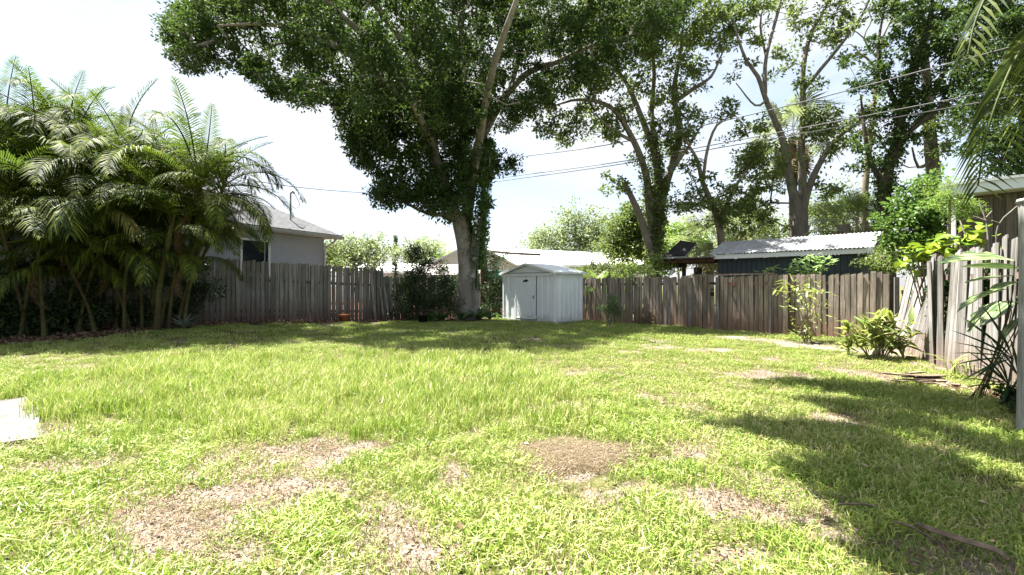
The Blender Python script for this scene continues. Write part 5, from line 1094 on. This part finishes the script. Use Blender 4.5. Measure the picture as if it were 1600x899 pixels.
for k in range(6):
    a = -.12 + k * (LF + .3) / 6; mb = MB(); corr(mb, a, a + (LF + .3) / 6 + .02, -.08, 2.525 + .004 * (k % 2), 1.32, rz + .05 + .004 * (k % 2)); mb.build('roof_sheet', M['metalroof'], T)
for k in range(6):
    a = -.12 + k * (LF + .3) / 6; mb = MB(); corr(mb, a, a + (LF + .3) / 6 + .02, 1.32, rz + .05 + .004 * (k % 2), 2.8, 2.5 + .004 * (k % 2)); mb.build('roof_sheet', M['metalroof'], T)
MB().prism([(LF - .10, -.0, 2.36), (LF - .10, 2.7, 2.36), (LF - .10, 1.32, rz - .02)], (.03, 0, 0)).build('gable_board', M['white'], T)
aw = MB(); aw.hexa([(LF - .1, .2, 2.36), (LF - .1, 1.9, 2.36), (LF + .75, 1.9, 2.0), (LF + .75, .2, 2.0)], [(LF - .1, .2, 2.39), (LF - .1, 1.9, 2.39), (LF + .75, 1.9, 2.03), (LF + .75, .2, 2.03)]); aw.build('awning', M['awning'], T)
MB().box((LF + .76, 1.05, 2.01), (.03, 1.74, .06)).build('awning_edge', M['white'], T)
# lean-to carport
F0 = P(1013, 408, 19.6); F0.z = 0; Fe = F1 + dF * .1; dL = (Fe - F0); ll_ = dL.length; az2 = math.atan2(dL.y, dL.x)
T = thing('lean_to', 'open brown timber lean-to joined to the blue building', 'lean-to', tuple(F0), az2)
MB().box((ll_ / 2 - .05, 0, 2.33), (ll_, .10, .14)).build('beam', M['wood_red'], T); MB().box((ll_ / 2 - .05, .9, 2.30), (ll_, .08, .12)).build('beam', M['wood_red'], T)
MB().box((ll_ / 2 - .05, .75, 2.43), (ll_ + .15, 2.0, .03)).build('roof', M['greyroof'], T)
for x in (.15, 1.3): MB().box((x, .5, 1.1), (.12, .12, 2.2)).build('post', M['wood_dark'], T)
for k in range(6): MB().box((.2 + k * (ll_ - .5) / 5, .75, 2.38), (.05, 1.9, .07)).build('rafter', M['wood_red'], T)
MB().box((.75, .5, 2.16), (1.3, .06, .16)).build('brace', M['wood_dark'], T)
# solar panel
pA, pB, pC, pD = P(1036, 402, 19.2), P(1086, 397, 19.3), P(1092, 379, 19.9), P(1062, 377, 19.9)
T = thing('solar_panel', 'black tilted solar panel on a rack above the lean-to', 'solar panel', tuple(pA)); q = [p - pA for p in (pA, P(1070, 401, 19.0), P(1088, 381, 19.8), P(1063, 377, 20.1))]; nrm = (q[1]).cross(q[3]).normalized() * .04
MB().hexa(q, [p + nrm for p in q]).build('panel', M['black'], T)
for a_, b_ in ((0, 1), (1, 2), (2, 3), (3, 0)): MB().tube([q[a_] - nrm * .3, q[b_] - nrm * .3], .025, 4).build('frame', M['steel'], T)
for t_ in (.3, .6): MB().tube([q[0].lerp(q[3], t_) - nrm * .6, q[1].lerp(q[2], t_) - nrm * .6], .015, 4).build('frame_bar', M['steel'], T)
for p in (q[2], q[3]): MB().tube([p, Vector((p.x, p.y, -.55 + .0))], .02, 4).build('leg', M['steel'], T)

# brown boarded outbuilding on the right
R0 = zfree(1497, 9.9); R1 = R0 + Vv * 2.1; dR = (R1 - R0).normalized(); az = math.atan2(dR.y, dR.x); LR = (R1 - R0).length
T = thing('boarded_outbuilding', 'brown vertical board outbuilding with a pale fascia behind the right fence', 'building', tuple(R0), az)
MB().box((LR / 2 + .1, 1.8, 1.6), (LR + .1, 3.4, 3.2)).build('wall', M['wood_dark'], T)
for k in range(13): MB().box((.02 + (k + .5) * .165, .085, 1.6), (.158, .025, 3.18)).build('board', M['siding'], T)
MB().box((-.10, .05, 1.65), (.13, .13, 3.3)).build('corner_post', M['white'], T)
MB().box((LR / 2, -.30, 3.32), (LR + .5, .04, .20)).build('fascia', M['bluewhite'], T)
MB().box((LR / 2, 1.6, 3.44), (LR + .54, 3.9, .05)).build('roof', M['greytrim'], T)
MB().box((LR / 2, -.1, 3.215), (LR + .1, .38, .02)).build('soffit', M['soffit'], T)
# white gable sliver beyond it
T = thing('white_playhouse', 'small white gable glimpsed between the bush and the brown outbuilding', 'building', tuple(zfree(1478, 12.5)), -.5)
MB().prism([(-.5, 0, 0), (.9, 0, 0), (.9, 0, 3.0), (.5, 0, 3.1), (-.5, 0, 2.5)], (0, 1.2, 0)).build('wall', M['bluewhite'], T)
MB().hexa([(-.6, -.1, 2.42), (.55, -.1, 3.12), (.55, 1.3, 3.12), (-.6, 1.3, 2.42)], [(-.6, -.1, 2.5), (.55, -.1, 3.2), (.55, 1.3, 3.2), (-.6, 1.3, 2.5)]).build('roof', M['greytrim'], T)

# ---------------------------------------------------------------- plants with leaves built one by one
def leaf_mesh(name, L_, W_, fold=.25, curl=.3, n=5, wave=0, tip=1.0, lobes=0):
    V = []; F = []
    for i in range(n + 1):
        t_ = i / n; w = W_ * .5 * (math.sin(PI * min(1, t_ ** .8 * .97 + .03)) ** .8); 
        if lobes: w *= (1 - .35 * (i % 2))
        x = L_ * t_; z = curl * L_ * (t_ - t_ * t_ * 1.6)
        V += [(x, -w, z + fold * w), (x, 0, z), (x, w, z + fold * w)]
    for i in range(n): a = i * 3; F += [(a, a + 1, a + 4, a + 3), (a + 1, a + 2, a + 5, a + 4)]
    me = bpy.data.meshes.new(name); me.from_pydata(V, [], F); me.polygons.foreach_set('use_smooth', [True] * len(F)); me.update(); return me
def leafy(name, label, cat, base, mat, leaves, stems=None, stemmat=None, meshes=None, group=None, part='leaf', sr=.008):
    T = thing(name, label, cat, tuple(base), 0, group); b = Vector(base)
    for q in meshes:
        if not q.materials: q.materials.append(mat)
    for k, (p, az_, el, s) in enumerate(leaves): link(part, meshes[k % len(meshes)], None, T, tuple(Vector(p) - b), (random.uniform(-.5, .5), -el, az_), (s,) * 3)
    if stems:
        mb = MB()
        for st in stems: mb.tube([Vector(q) - b for q in spline(st, .15)[0]], sr, 5)
        mb.build('stem', stemmat or M['bark2'], T)
    return T
# lance leaved bush by the leaning planks
rng = np.random.default_rng(90); b = zfree(1370, 8.85); lv = []; stm = []
for k in range(27):
    a = rng.uniform(0, 2 * PI); r = .50 * math.sqrt(rng.random()); h = rng.uniform(.3, .9) * (1 - .35 * r); tip = Vector((b.x + r * math.cos(a), b.y + r * math.sin(a), h)); stm.append([Vector((b.x + r * .3 * math.cos(a), b.y + r * .3 * math.sin(a), 0)), tip * .5 + Vector((b.x, b.y, 0)) * .5, tip])
    for q in range(11): lv.append((tip - Vector((0, 0, rng.uniform(0, .28))), rng.uniform(0, 2 * PI), rng.uniform(-.5, 1.2), rng.uniform(.7, 1.2)))
leafy('lance_leaved_bush', 'rounded yellow green bush with broad lance leaves at the foot of the leaning planks', 'bush', (b.x, b.y, 0), M['bushleaf'], lv, stm, None, [leaf_mesh('leaf', .28, .07, .2, .3), leaf_mesh('leaf', .34, .075, .3, .1), leaf_mesh('leaf', .26, .07, .2, .5)])
# tall ragged bush in front of back fence
b = zfree(1262, 11.3); lv = []; stm = []
for (px, py, n_) in ((1235, 455, 26), (1255, 450, 26), (1272, 458, 26), (1245, 475, 18), (1262, 480, 22), (1275, 495, 18), (1240, 520, 16), (1230, 530, 14), (1265, 520, 20), (1225, 450, 12), (1270, 535, 12), (1250, 505, 10), (1280, 470, 12)):
    tip = P(px, py, 11.3 + rng.normal(0, .12)); stm.append([Vector((b.x + rng.normal(0, .08), b.y, 0)), Vector((b.x * .4 + tip.x * .6 + rng.normal(0, .05), tip.y, tip.z * .6)), tip])
    for q in range(n_): lv.append((tip + Vector(rng.normal(0, .10, 3)), rng.uniform(0, 2 * PI), rng.uniform(-.6, 1.0), rng.uniform(.7, 1.25)))
leafy('ragged_bush', 'tall thin ragged bush with narrow yellow green leaves against the sunlit back fence', 'bush', (b.x, b.y, 0), M['bushleaf'], lv, stm, None, [leaf_mesh('leaf', .19, .040, .2, .2), leaf_mesh('leaf', .23, .045, .2, .0)], sr=.009)
def sprig(name, label, base, tips, n_, mesh, mat, cat='plant', sp=.15, sr=.012):
    lv = []; stm = []; b = Vector(base)
    for t_ in tips:
        stm.append([b + Vector(rng.normal(0, .04, 3)) * Vector((1, 1, 0)).length * .5, b.lerp(t_, .5) + Vector((0, 0, .05)), t_])
        for q in range(n_): a = rng.uniform(0, 2 * PI); lv.append((t_ + Vector(rng.normal(0, sp * .5, 3)), a, rng.uniform(-.7, .5), rng.uniform(.7, 1.2)))
    return leafy(name, label, cat, base, mat, lv, stm, None, mesh, sr=sr)
rng = np.random.default_rng(93)
mg = [leaf_mesh('leaf', .24, .065, .25, .15), leaf_mesh('leaf', .28, .07, .3, -.1)]
sprig('mango_sapling', 'glossy leaved sapling rising over the back fence before the blue wall', zfree(1258, 13.9), [P(x, y, 13.8 + .15 * rng.normal()) for x, y in ((1235, 420), (1248, 412), (1262, 405), (1275, 403), (1285, 415), (1265, 420), (1290, 408), (1250, 425), (1240, 428), (1272, 424))], 15, mg, M['mango'])
sprig('mango_sapling', 'small tuft of leaves over the back fence left of the larger sapling', zfree(1202, 14.6), [P(1194, 424, 14.6), P(1208, 423, 14.5)], 9, mg, M['mango'])
sprig('fence_creeper', 'leafy creeper spilling over the back fence right of the young palm', zfree(1002, 17.1), [P(x, y, 17.0) for x, y in ((1000, 425), (990, 432), (1012, 420), (1025, 425), (994, 440), (1035, 428))], 12, [leaf_mesh('leaf', .2, .11, .2, .1)], M['mango'], 'vine')
# yellow green big leaves on top of the right fence
bigl = [leaf_mesh('leaf', .27, .17, .3, .25, 6), leaf_mesh('leaf', .22, .14, .25, .0, 6)]
sprig('golden_creeper', 'big yellow green leaves heaped over the top of the leaning fence', zfree(1456, 10.0), [P(x, y, 9.95 - (x - 1420) * .014) for x, y in ((1425, 402), (1440, 395), (1452, 388), (1468, 385), (1480, 380), (1435, 408), (1460, 395), (1490, 382), (1420, 412))], 9, bigl, M['yellowleaf'], 'vine', .2)
sprig('golden_creeper', 'smaller bunch of green leaves on the fence top under the brown boards', zfree(1512, 8.2), [P(x, y, 8.0) for x, y in ((1500, 372), (1512, 365), (1525, 370), (1540, 372))], 7, bigl, M['mango'], 'vine', .25)
# bare twigs by the brown boards
o = MB()
for pl in ([(1545, 400, 7.6), (1541, 350, 7.7), (1530, 315, 7.8)], [(1541, 345, 7.7), (1520, 338, 7.8)], [(1541, 340, 7.7), (1550, 330, 7.7)], [(1556, 400, 7.4), (1560, 352, 7.4), (1590, 322, 7.3)], [(1563, 350, 7.4), (1550, 345, 7.4)], [(1500, 345, 8.2), (1506, 362, 8.1), (1520, 385, 8.0)]): o.tube(spline([P(*q) for q in pl], .1)[0], .011, 5)
tag(o.build('bare_twig', M['barkpale'], None), 'pale bare twigs rising in front of the brown boarded outbuilding', 'twigs')
# variegated big leaf plant near right edge
b = Vector((5.55, 5.65, 0)); lv = []; stm = []
for (px, py, az_, el, s) in ((1585, 408, 170, .05, 1.25), (1582, 432, 185, -.1, 1.15), (1575, 452, 178, -.35, 1.0), (1580, 470, 195, -.5, 1.1), (1560, 470, 190, -.6, .9), (1590, 440, 200, -.2, 1.0), (1570, 478, 160, -.7, .8), (1598, 420, 120, .1, 1.0), (1600, 465, 230, -.4, 1.0), (1595, 495, 200, -.6, .8)):
    p = P(px, py, 5.6 + rng.normal(0, .1)); stm.append([b + Vector((rng.normal(0, .05), 0, 0)), b.lerp(p, .6) + Vector((.12, 0, .1)), p]); lv.append((p, math.radians(az_), el, s))
T = leafy('variegated_plant', 'plant with large pale striped leaves beside the grey post', 'plant', tuple(b), M['varieg'], lv, stm, M['stem'], [leaf_mesh('leaf', .64, .28, .25, .15, 8, lobes=1), leaf_mesh('leaf', .56, .19, .2, .05, 7)], sr=.006)
# fan palm seedling at the right edge
b = Vector((5.35, 5.2, 0)); T = thing('fan_palm', 'dark spiky fan palm seedling at the foot of the right fence', 'palm', tuple(b)); rng = np.random.default_rng(95)
blade = [leaf_mesh('blade', .66, .035, .9, .06, 4)]; blade[0].materials.append(M['fan'])
for (px, py, Yb, a0, a1, n_, s_) in ((1582, 560, 5.3, 120, 205, 9, 1.05), (1576, 602, 5.1, 105, 180, 8, .85), (1592, 590, 5.4, 60, 140, 6, .8)):
    hub = P(px, py, Yb)
    for k in range(n_):
        th = math.radians(a0 + (a1 - a0) * k / (n_ - 1)); d = Vector((math.cos(th), rng.normal(0, .12), math.sin(th))); e = d.to_track_quat('X', 'Z').to_euler()
        o = link('blade', blade[0], None, T, tuple(hub - b), tuple(e), (s_ * rng.uniform(.85, 1.1),) * 3)
    MB().tube(spline([Vector((0, 0, 0)), (hub - b) * .5 + Vector((.04, 0, .05)), hub - b], .1)[0], .012, 5).build('stalk', M['fan'], T)
S('shrub', 'dark leafy ground shrub at the foot of the grey post', 'shrub', [(1585, 640, 5.1, .16), (1592, 615, 5.2, .18), (1578, 622, 5.3, .14), (1598, 655, 4.9, .14)], (5.55, 5.2, 0), M['darkleaf'], .10, 40, .06, .035, 99, 60, stems=4)
# agave
b = zfree(288, 12.75); b.z = ground_z(b.x, b.y); lv = []
for k in range(22): lv.append((b + Vector((0, 0, .05)), k * 2.4, .15 + 1.1 * (k / 22), 1.0 - .25 * k / 22))
leafy('agave', 'grey green spiky agave rosette in the shade below the palms', 'agave', tuple(b), M['agave'], lv, None, None, [leaf_mesh('leaf', .58, .06, .5, .25, 6)])
# ferns at the trunk foot
fern = frond_mesh('frond', .75, .8, 2.0, 26, .12, .012, 999, .3, .2); fern.materials.append(M['ivy'])
for px, Yb, lab, n_ in ((748, 18.1, 'fern clump at the right foot of the big trunk', 16), (722, 18.3, 'small fern at the left foot of the big trunk', 10), (690, 17.9, 'fern clump below the dark shrub', 14), (672, 17.7, 'fern beside the black pot', 12), (765, 18.6, 'fern near the left corner of the white shed', 10)):
    b = zfree(px, Yb); b.z = ground_z(b.x, b.y); T = thing('fern', lab, 'fern', tuple(b), 0, 'ferns round the big tree')
    for k in range(n_): link('frond', fern, None, T, (0, 0, .03), (random.uniform(-.2, .2), random.uniform(-.5, .2), k * 2.4), (random.uniform(.7, 1.2),) * 3)
# strap weeds by right fence
b = zfree(1500, 7.1); T = thing('strap_weed', 'arching strap leaved weed at the base of the pale right fence', 'weed', tuple(b)); sl = leaf_mesh('leaf', .55, .03, .3, .9, 7); sl.materials.append(M['bushleaf'])
for k in range(14): link('leaf', sl, None, T, (random.uniform(-.15, .15), random.uniform(-.15, .15), 0), (0, -random.uniform(.5, 1.2), k * 2.4), (random.uniform(.6, 1.1),) * 3)

# ---------------------------------------------------------------- small things
b = zfree(537, 16.75); b.z = ground_z(b.x, b.y)
T = thing('flower_pot', 'terracotta flower pot standing by the left fence', 'flower pot', tuple(b)); MB().lathe([(0, 0), (.12, 0), (.165, .22), (.185, .22), (.19, .29), (.165, .29), (.15, .25), (0, .24)], n=20).build('pot', M['terra'], T)
MB().lathe([(0, 0), (.155, 0), (.15, .015), (0, .03)], (0, 0, .235), 16).build('soil', M['ground'], T)
b = zfree(661, 17.3); T = thing('plant_pot', 'black plastic plant pot below the dark shrub', 'plant pot', tuple(b)); MB().lathe([(0, 0), (.14, 0), (.17, .26), (.185, .26), (.185, .3), (.16, .3), (.14, .1), (0, .1)], n=18).build('pot', M['black'], T)
# concrete slab
sa = Vector((-5.7, 5.65, 0)); d1 = Vector((.727, -.686, 0)); d2 = Vector((-.72, -.69, 0)); q = [sa, sa + d1 * 2.2, sa + d1 * 2.2 + d2 * 4, sa + d2 * 4]
mb = MB(); n = 24; top = []
for (a, b_) in ((q[0], q[1]), (q[1], q[2]), (q[2], q[3]), (q[3], q[0])):
    for k in range(n): p = a.lerp(b_, k / n); top.append(p + Vector((random.uniform(-.012, .012), random.uniform(-.012, .012), .035)))
mb.prism([p - Vector((0, 0, .14)) for p in top], (0, 0, .14)); tag(mb.build('patio_slab', M['concrete'], None), kind='structure')
# weathered stump slab / debris pile at 1430,600
b = zfree(1430, 6.55); T = thing('wood_debris', 'low heap of weathered bark and wood pieces in the grass near the right fence', 'debris', (b.x, b.y, 0))
for k in range(9):
    L0 = random.uniform(.25, .6); MB().box((0, 0, 0), (L0, random.uniform(.05, .12), .016)).build('bark_piece', M['deadwood'], T, (random.uniform(-.25, .25), random.uniform(-.18, .18), .03 + .012 * k), (random.uniform(-.1, .1), random.uniform(-.06, .06), random.uniform(-.4, .4)))
# fallen palm sheath
def sheath():
    pts_ = [P(1432, 840, 2.58), P(1470, 862, 2.44), P(1510, 878, 2.36), P(1555, 886, 2.32), P(1578, 892, 2.28)]; sp = spline([Vector((p.x, p.y, .05 + .03 * math.sin(i))) for i, p in enumerate(pts_)], .03)[0]; m_ = len(sp); V = []; F = []
    for i, p in enumerate(sp):
        t_ = (sp[min(i + 1, m_ - 1)] - sp[max(i - 1, 0)]).normalized(); s = t_.cross(Vector((0, 0, 1))); w = .016 * (.25 + math.sin(PI * min(1, i / m_ * 1.05)) ** .6)
        for k in range(5): a = (k / 4 - .5) * 2; V.append(p + s * w * a + Vector((0, 0, .018 * (1 - a * a)))) 
        for k in range(5): a = (k / 4 - .5) * 2; V.append(p + s * w * a + Vector((0, 0, .018 * (1 - a * a) - .006)))
    for i in range(m_ - 1):
        for k in range(4): a = i * 10 + k; F += [(a, a + 1, a + 11, a + 10), (a + 5, a + 15, a + 16, a + 6)]
        F += [(i * 10, i * 10 + 10, i * 10 + 15, i * 10 + 5), (i * 10 + 4, i * 10 + 9, i * 10 + 19, i * 10 + 14)]
    mb = MB(); mb.add(V, F, True); tag(mb.build('fallen_sheath', M['deadwood'], None), 'curved dry palm sheath lying in the shaded grass at bottom right', 'palm sheath')
sheath()
for (a, b_, lab) in (((1310, 806, 2.8), (1390, 812, 2.75), 'thin pale stick lying in the shaded grass'), ((1395, 838, 2.6), (1462, 872, 2.42), 'thin dry twig left of the fallen sheath'), ((1110, 770, 3.1), (1125, 812, 2.8), 'thin dry twig on the bare soil right of the straw patch')):
    p, q_ = P(*a), P(*b_); p.z = .06; q_.z = .05; tag(MB().tube([p, (p + q_) / 2 + Vector((0, .01, .015)), q_], [.006, .007, .004], 5).build('fallen_twig', M['deadwood'], None), lab, 'twig')
# dry leaf litter
n = 9000; rng = np.random.default_rng(12)
def litter(n, fx, size, name, lab, matc, zoff=.012):
    P_ = []
    while len(P_) < n:
        x = rng.uniform(-15, 9, 20000); y = rng.uniform(2, 22, 20000); k = fx(x, y) > rng.random(20000); k &= inyard(x, y, .02); P_ += list(zip(x[k], y[k]))
    a = np.array(P_[:n]); p = np.stack([a[:, 0], a[:, 1], gh(a[:, 0], a[:, 1]) + zoff + rng.random(n) * .02], 1)
    d = unit(np.stack([rng.normal(0, 1, n), rng.normal(0, 1, n), rng.normal(0, .25, n)], 1)); nr = unit(rng.normal(0, .35, (n, 3)) + np.array([0, 0, 1.]))
    V, F, v = leafquads(p, d, nr, size * rng.uniform(.6, 1.4, n), size * .5 * rng.uniform(.6, 1.4, n), rng); tag(link(name, np_mesh(name, V, F, {'v': v}), matc), lab, 'leaf litter', kind='stuff')
M['litter'] = leafmat('dry litter', (.06, .035, .02), (.16, .10, .06), (.38, .30, .22), .1, .8, .2, patch=5)
litter(9000, lambda x, y: mulch(x, y), .075, 'leaf_litter', 'reddish brown leaf litter along the left fence and under the palms', M['litter'])
litter(16000, lambda x, y: (dry(x, y) * .8 + .03) * (y < 9) * (np.abs(x) < 1.2 * y), .028, 'leaf_litter', 'scattered dry leaf bits over the bare patches of the lawn', M['litter'], .006)

litter(700, lambda x, y: (.25 + .6 * (fbm(x, y, 8) > .5)) * (y < 14) * (np.abs(x) < 1.2 * y), .052, 'leaf_litter', 'single brown fallen leaves dotted over the lawn', M['litter'], .035)

# ---------------------------------------------------------------- overhead lines
def wire(pts_, r, lab):
    sp = spline([P(*p) for p in pts_], .6)[0]; tag(MB().tube(sp, r, 5).build('power_line', M['cable'], None), lab, 'cable', 'overhead lines')
wire([(-60, 118, 8.5), (40, 165, 9.2), (180, 228, 10.8), (320, 266, 13), (450, 291, 17), (585, 302, 20.5), (700, 300, 22.5)], .012, 'service cable crossing in front of the palms to the big tree')
wire([(700, 262, 26), (800, 247, 23), (947, 227, 19.5), (1200, 173, 16), (1600, 68, 12), (1800, 10, 10.5)], .018, 'upper long cable rising to the right edge')
wire([(700, 290, 26), (800, 276, 23), (969, 253, 19.3), (1160, 218, 16.3), (1600, 133, 12), (1800, 90, 10.5)], .016, 'upper one of the close pair of lower cables')
wire([(700, 294, 26), (800, 281, 23), (969, 257, 19.3), (1160, 225, 16.3), (1560, 155, 12.3), (1800, 108, 10.5)], .016, 'lower one of the close pair of lower cables')
wire([(1050, 75, 24), (1160, 48, 22), (1310, 5, 20), (1450, -40, 18)], .012, 'topmost thin cable leaving the top of the view')
wire([(520, 350, 30), (650, 300, 28), (800, 240, 27)], .007, 'faint thin cable left of the big tree')
print('objects', len(bpy.data.objects), 'tris', sum(sum(len(p.vertices) - 2 for p in []) for m in []))
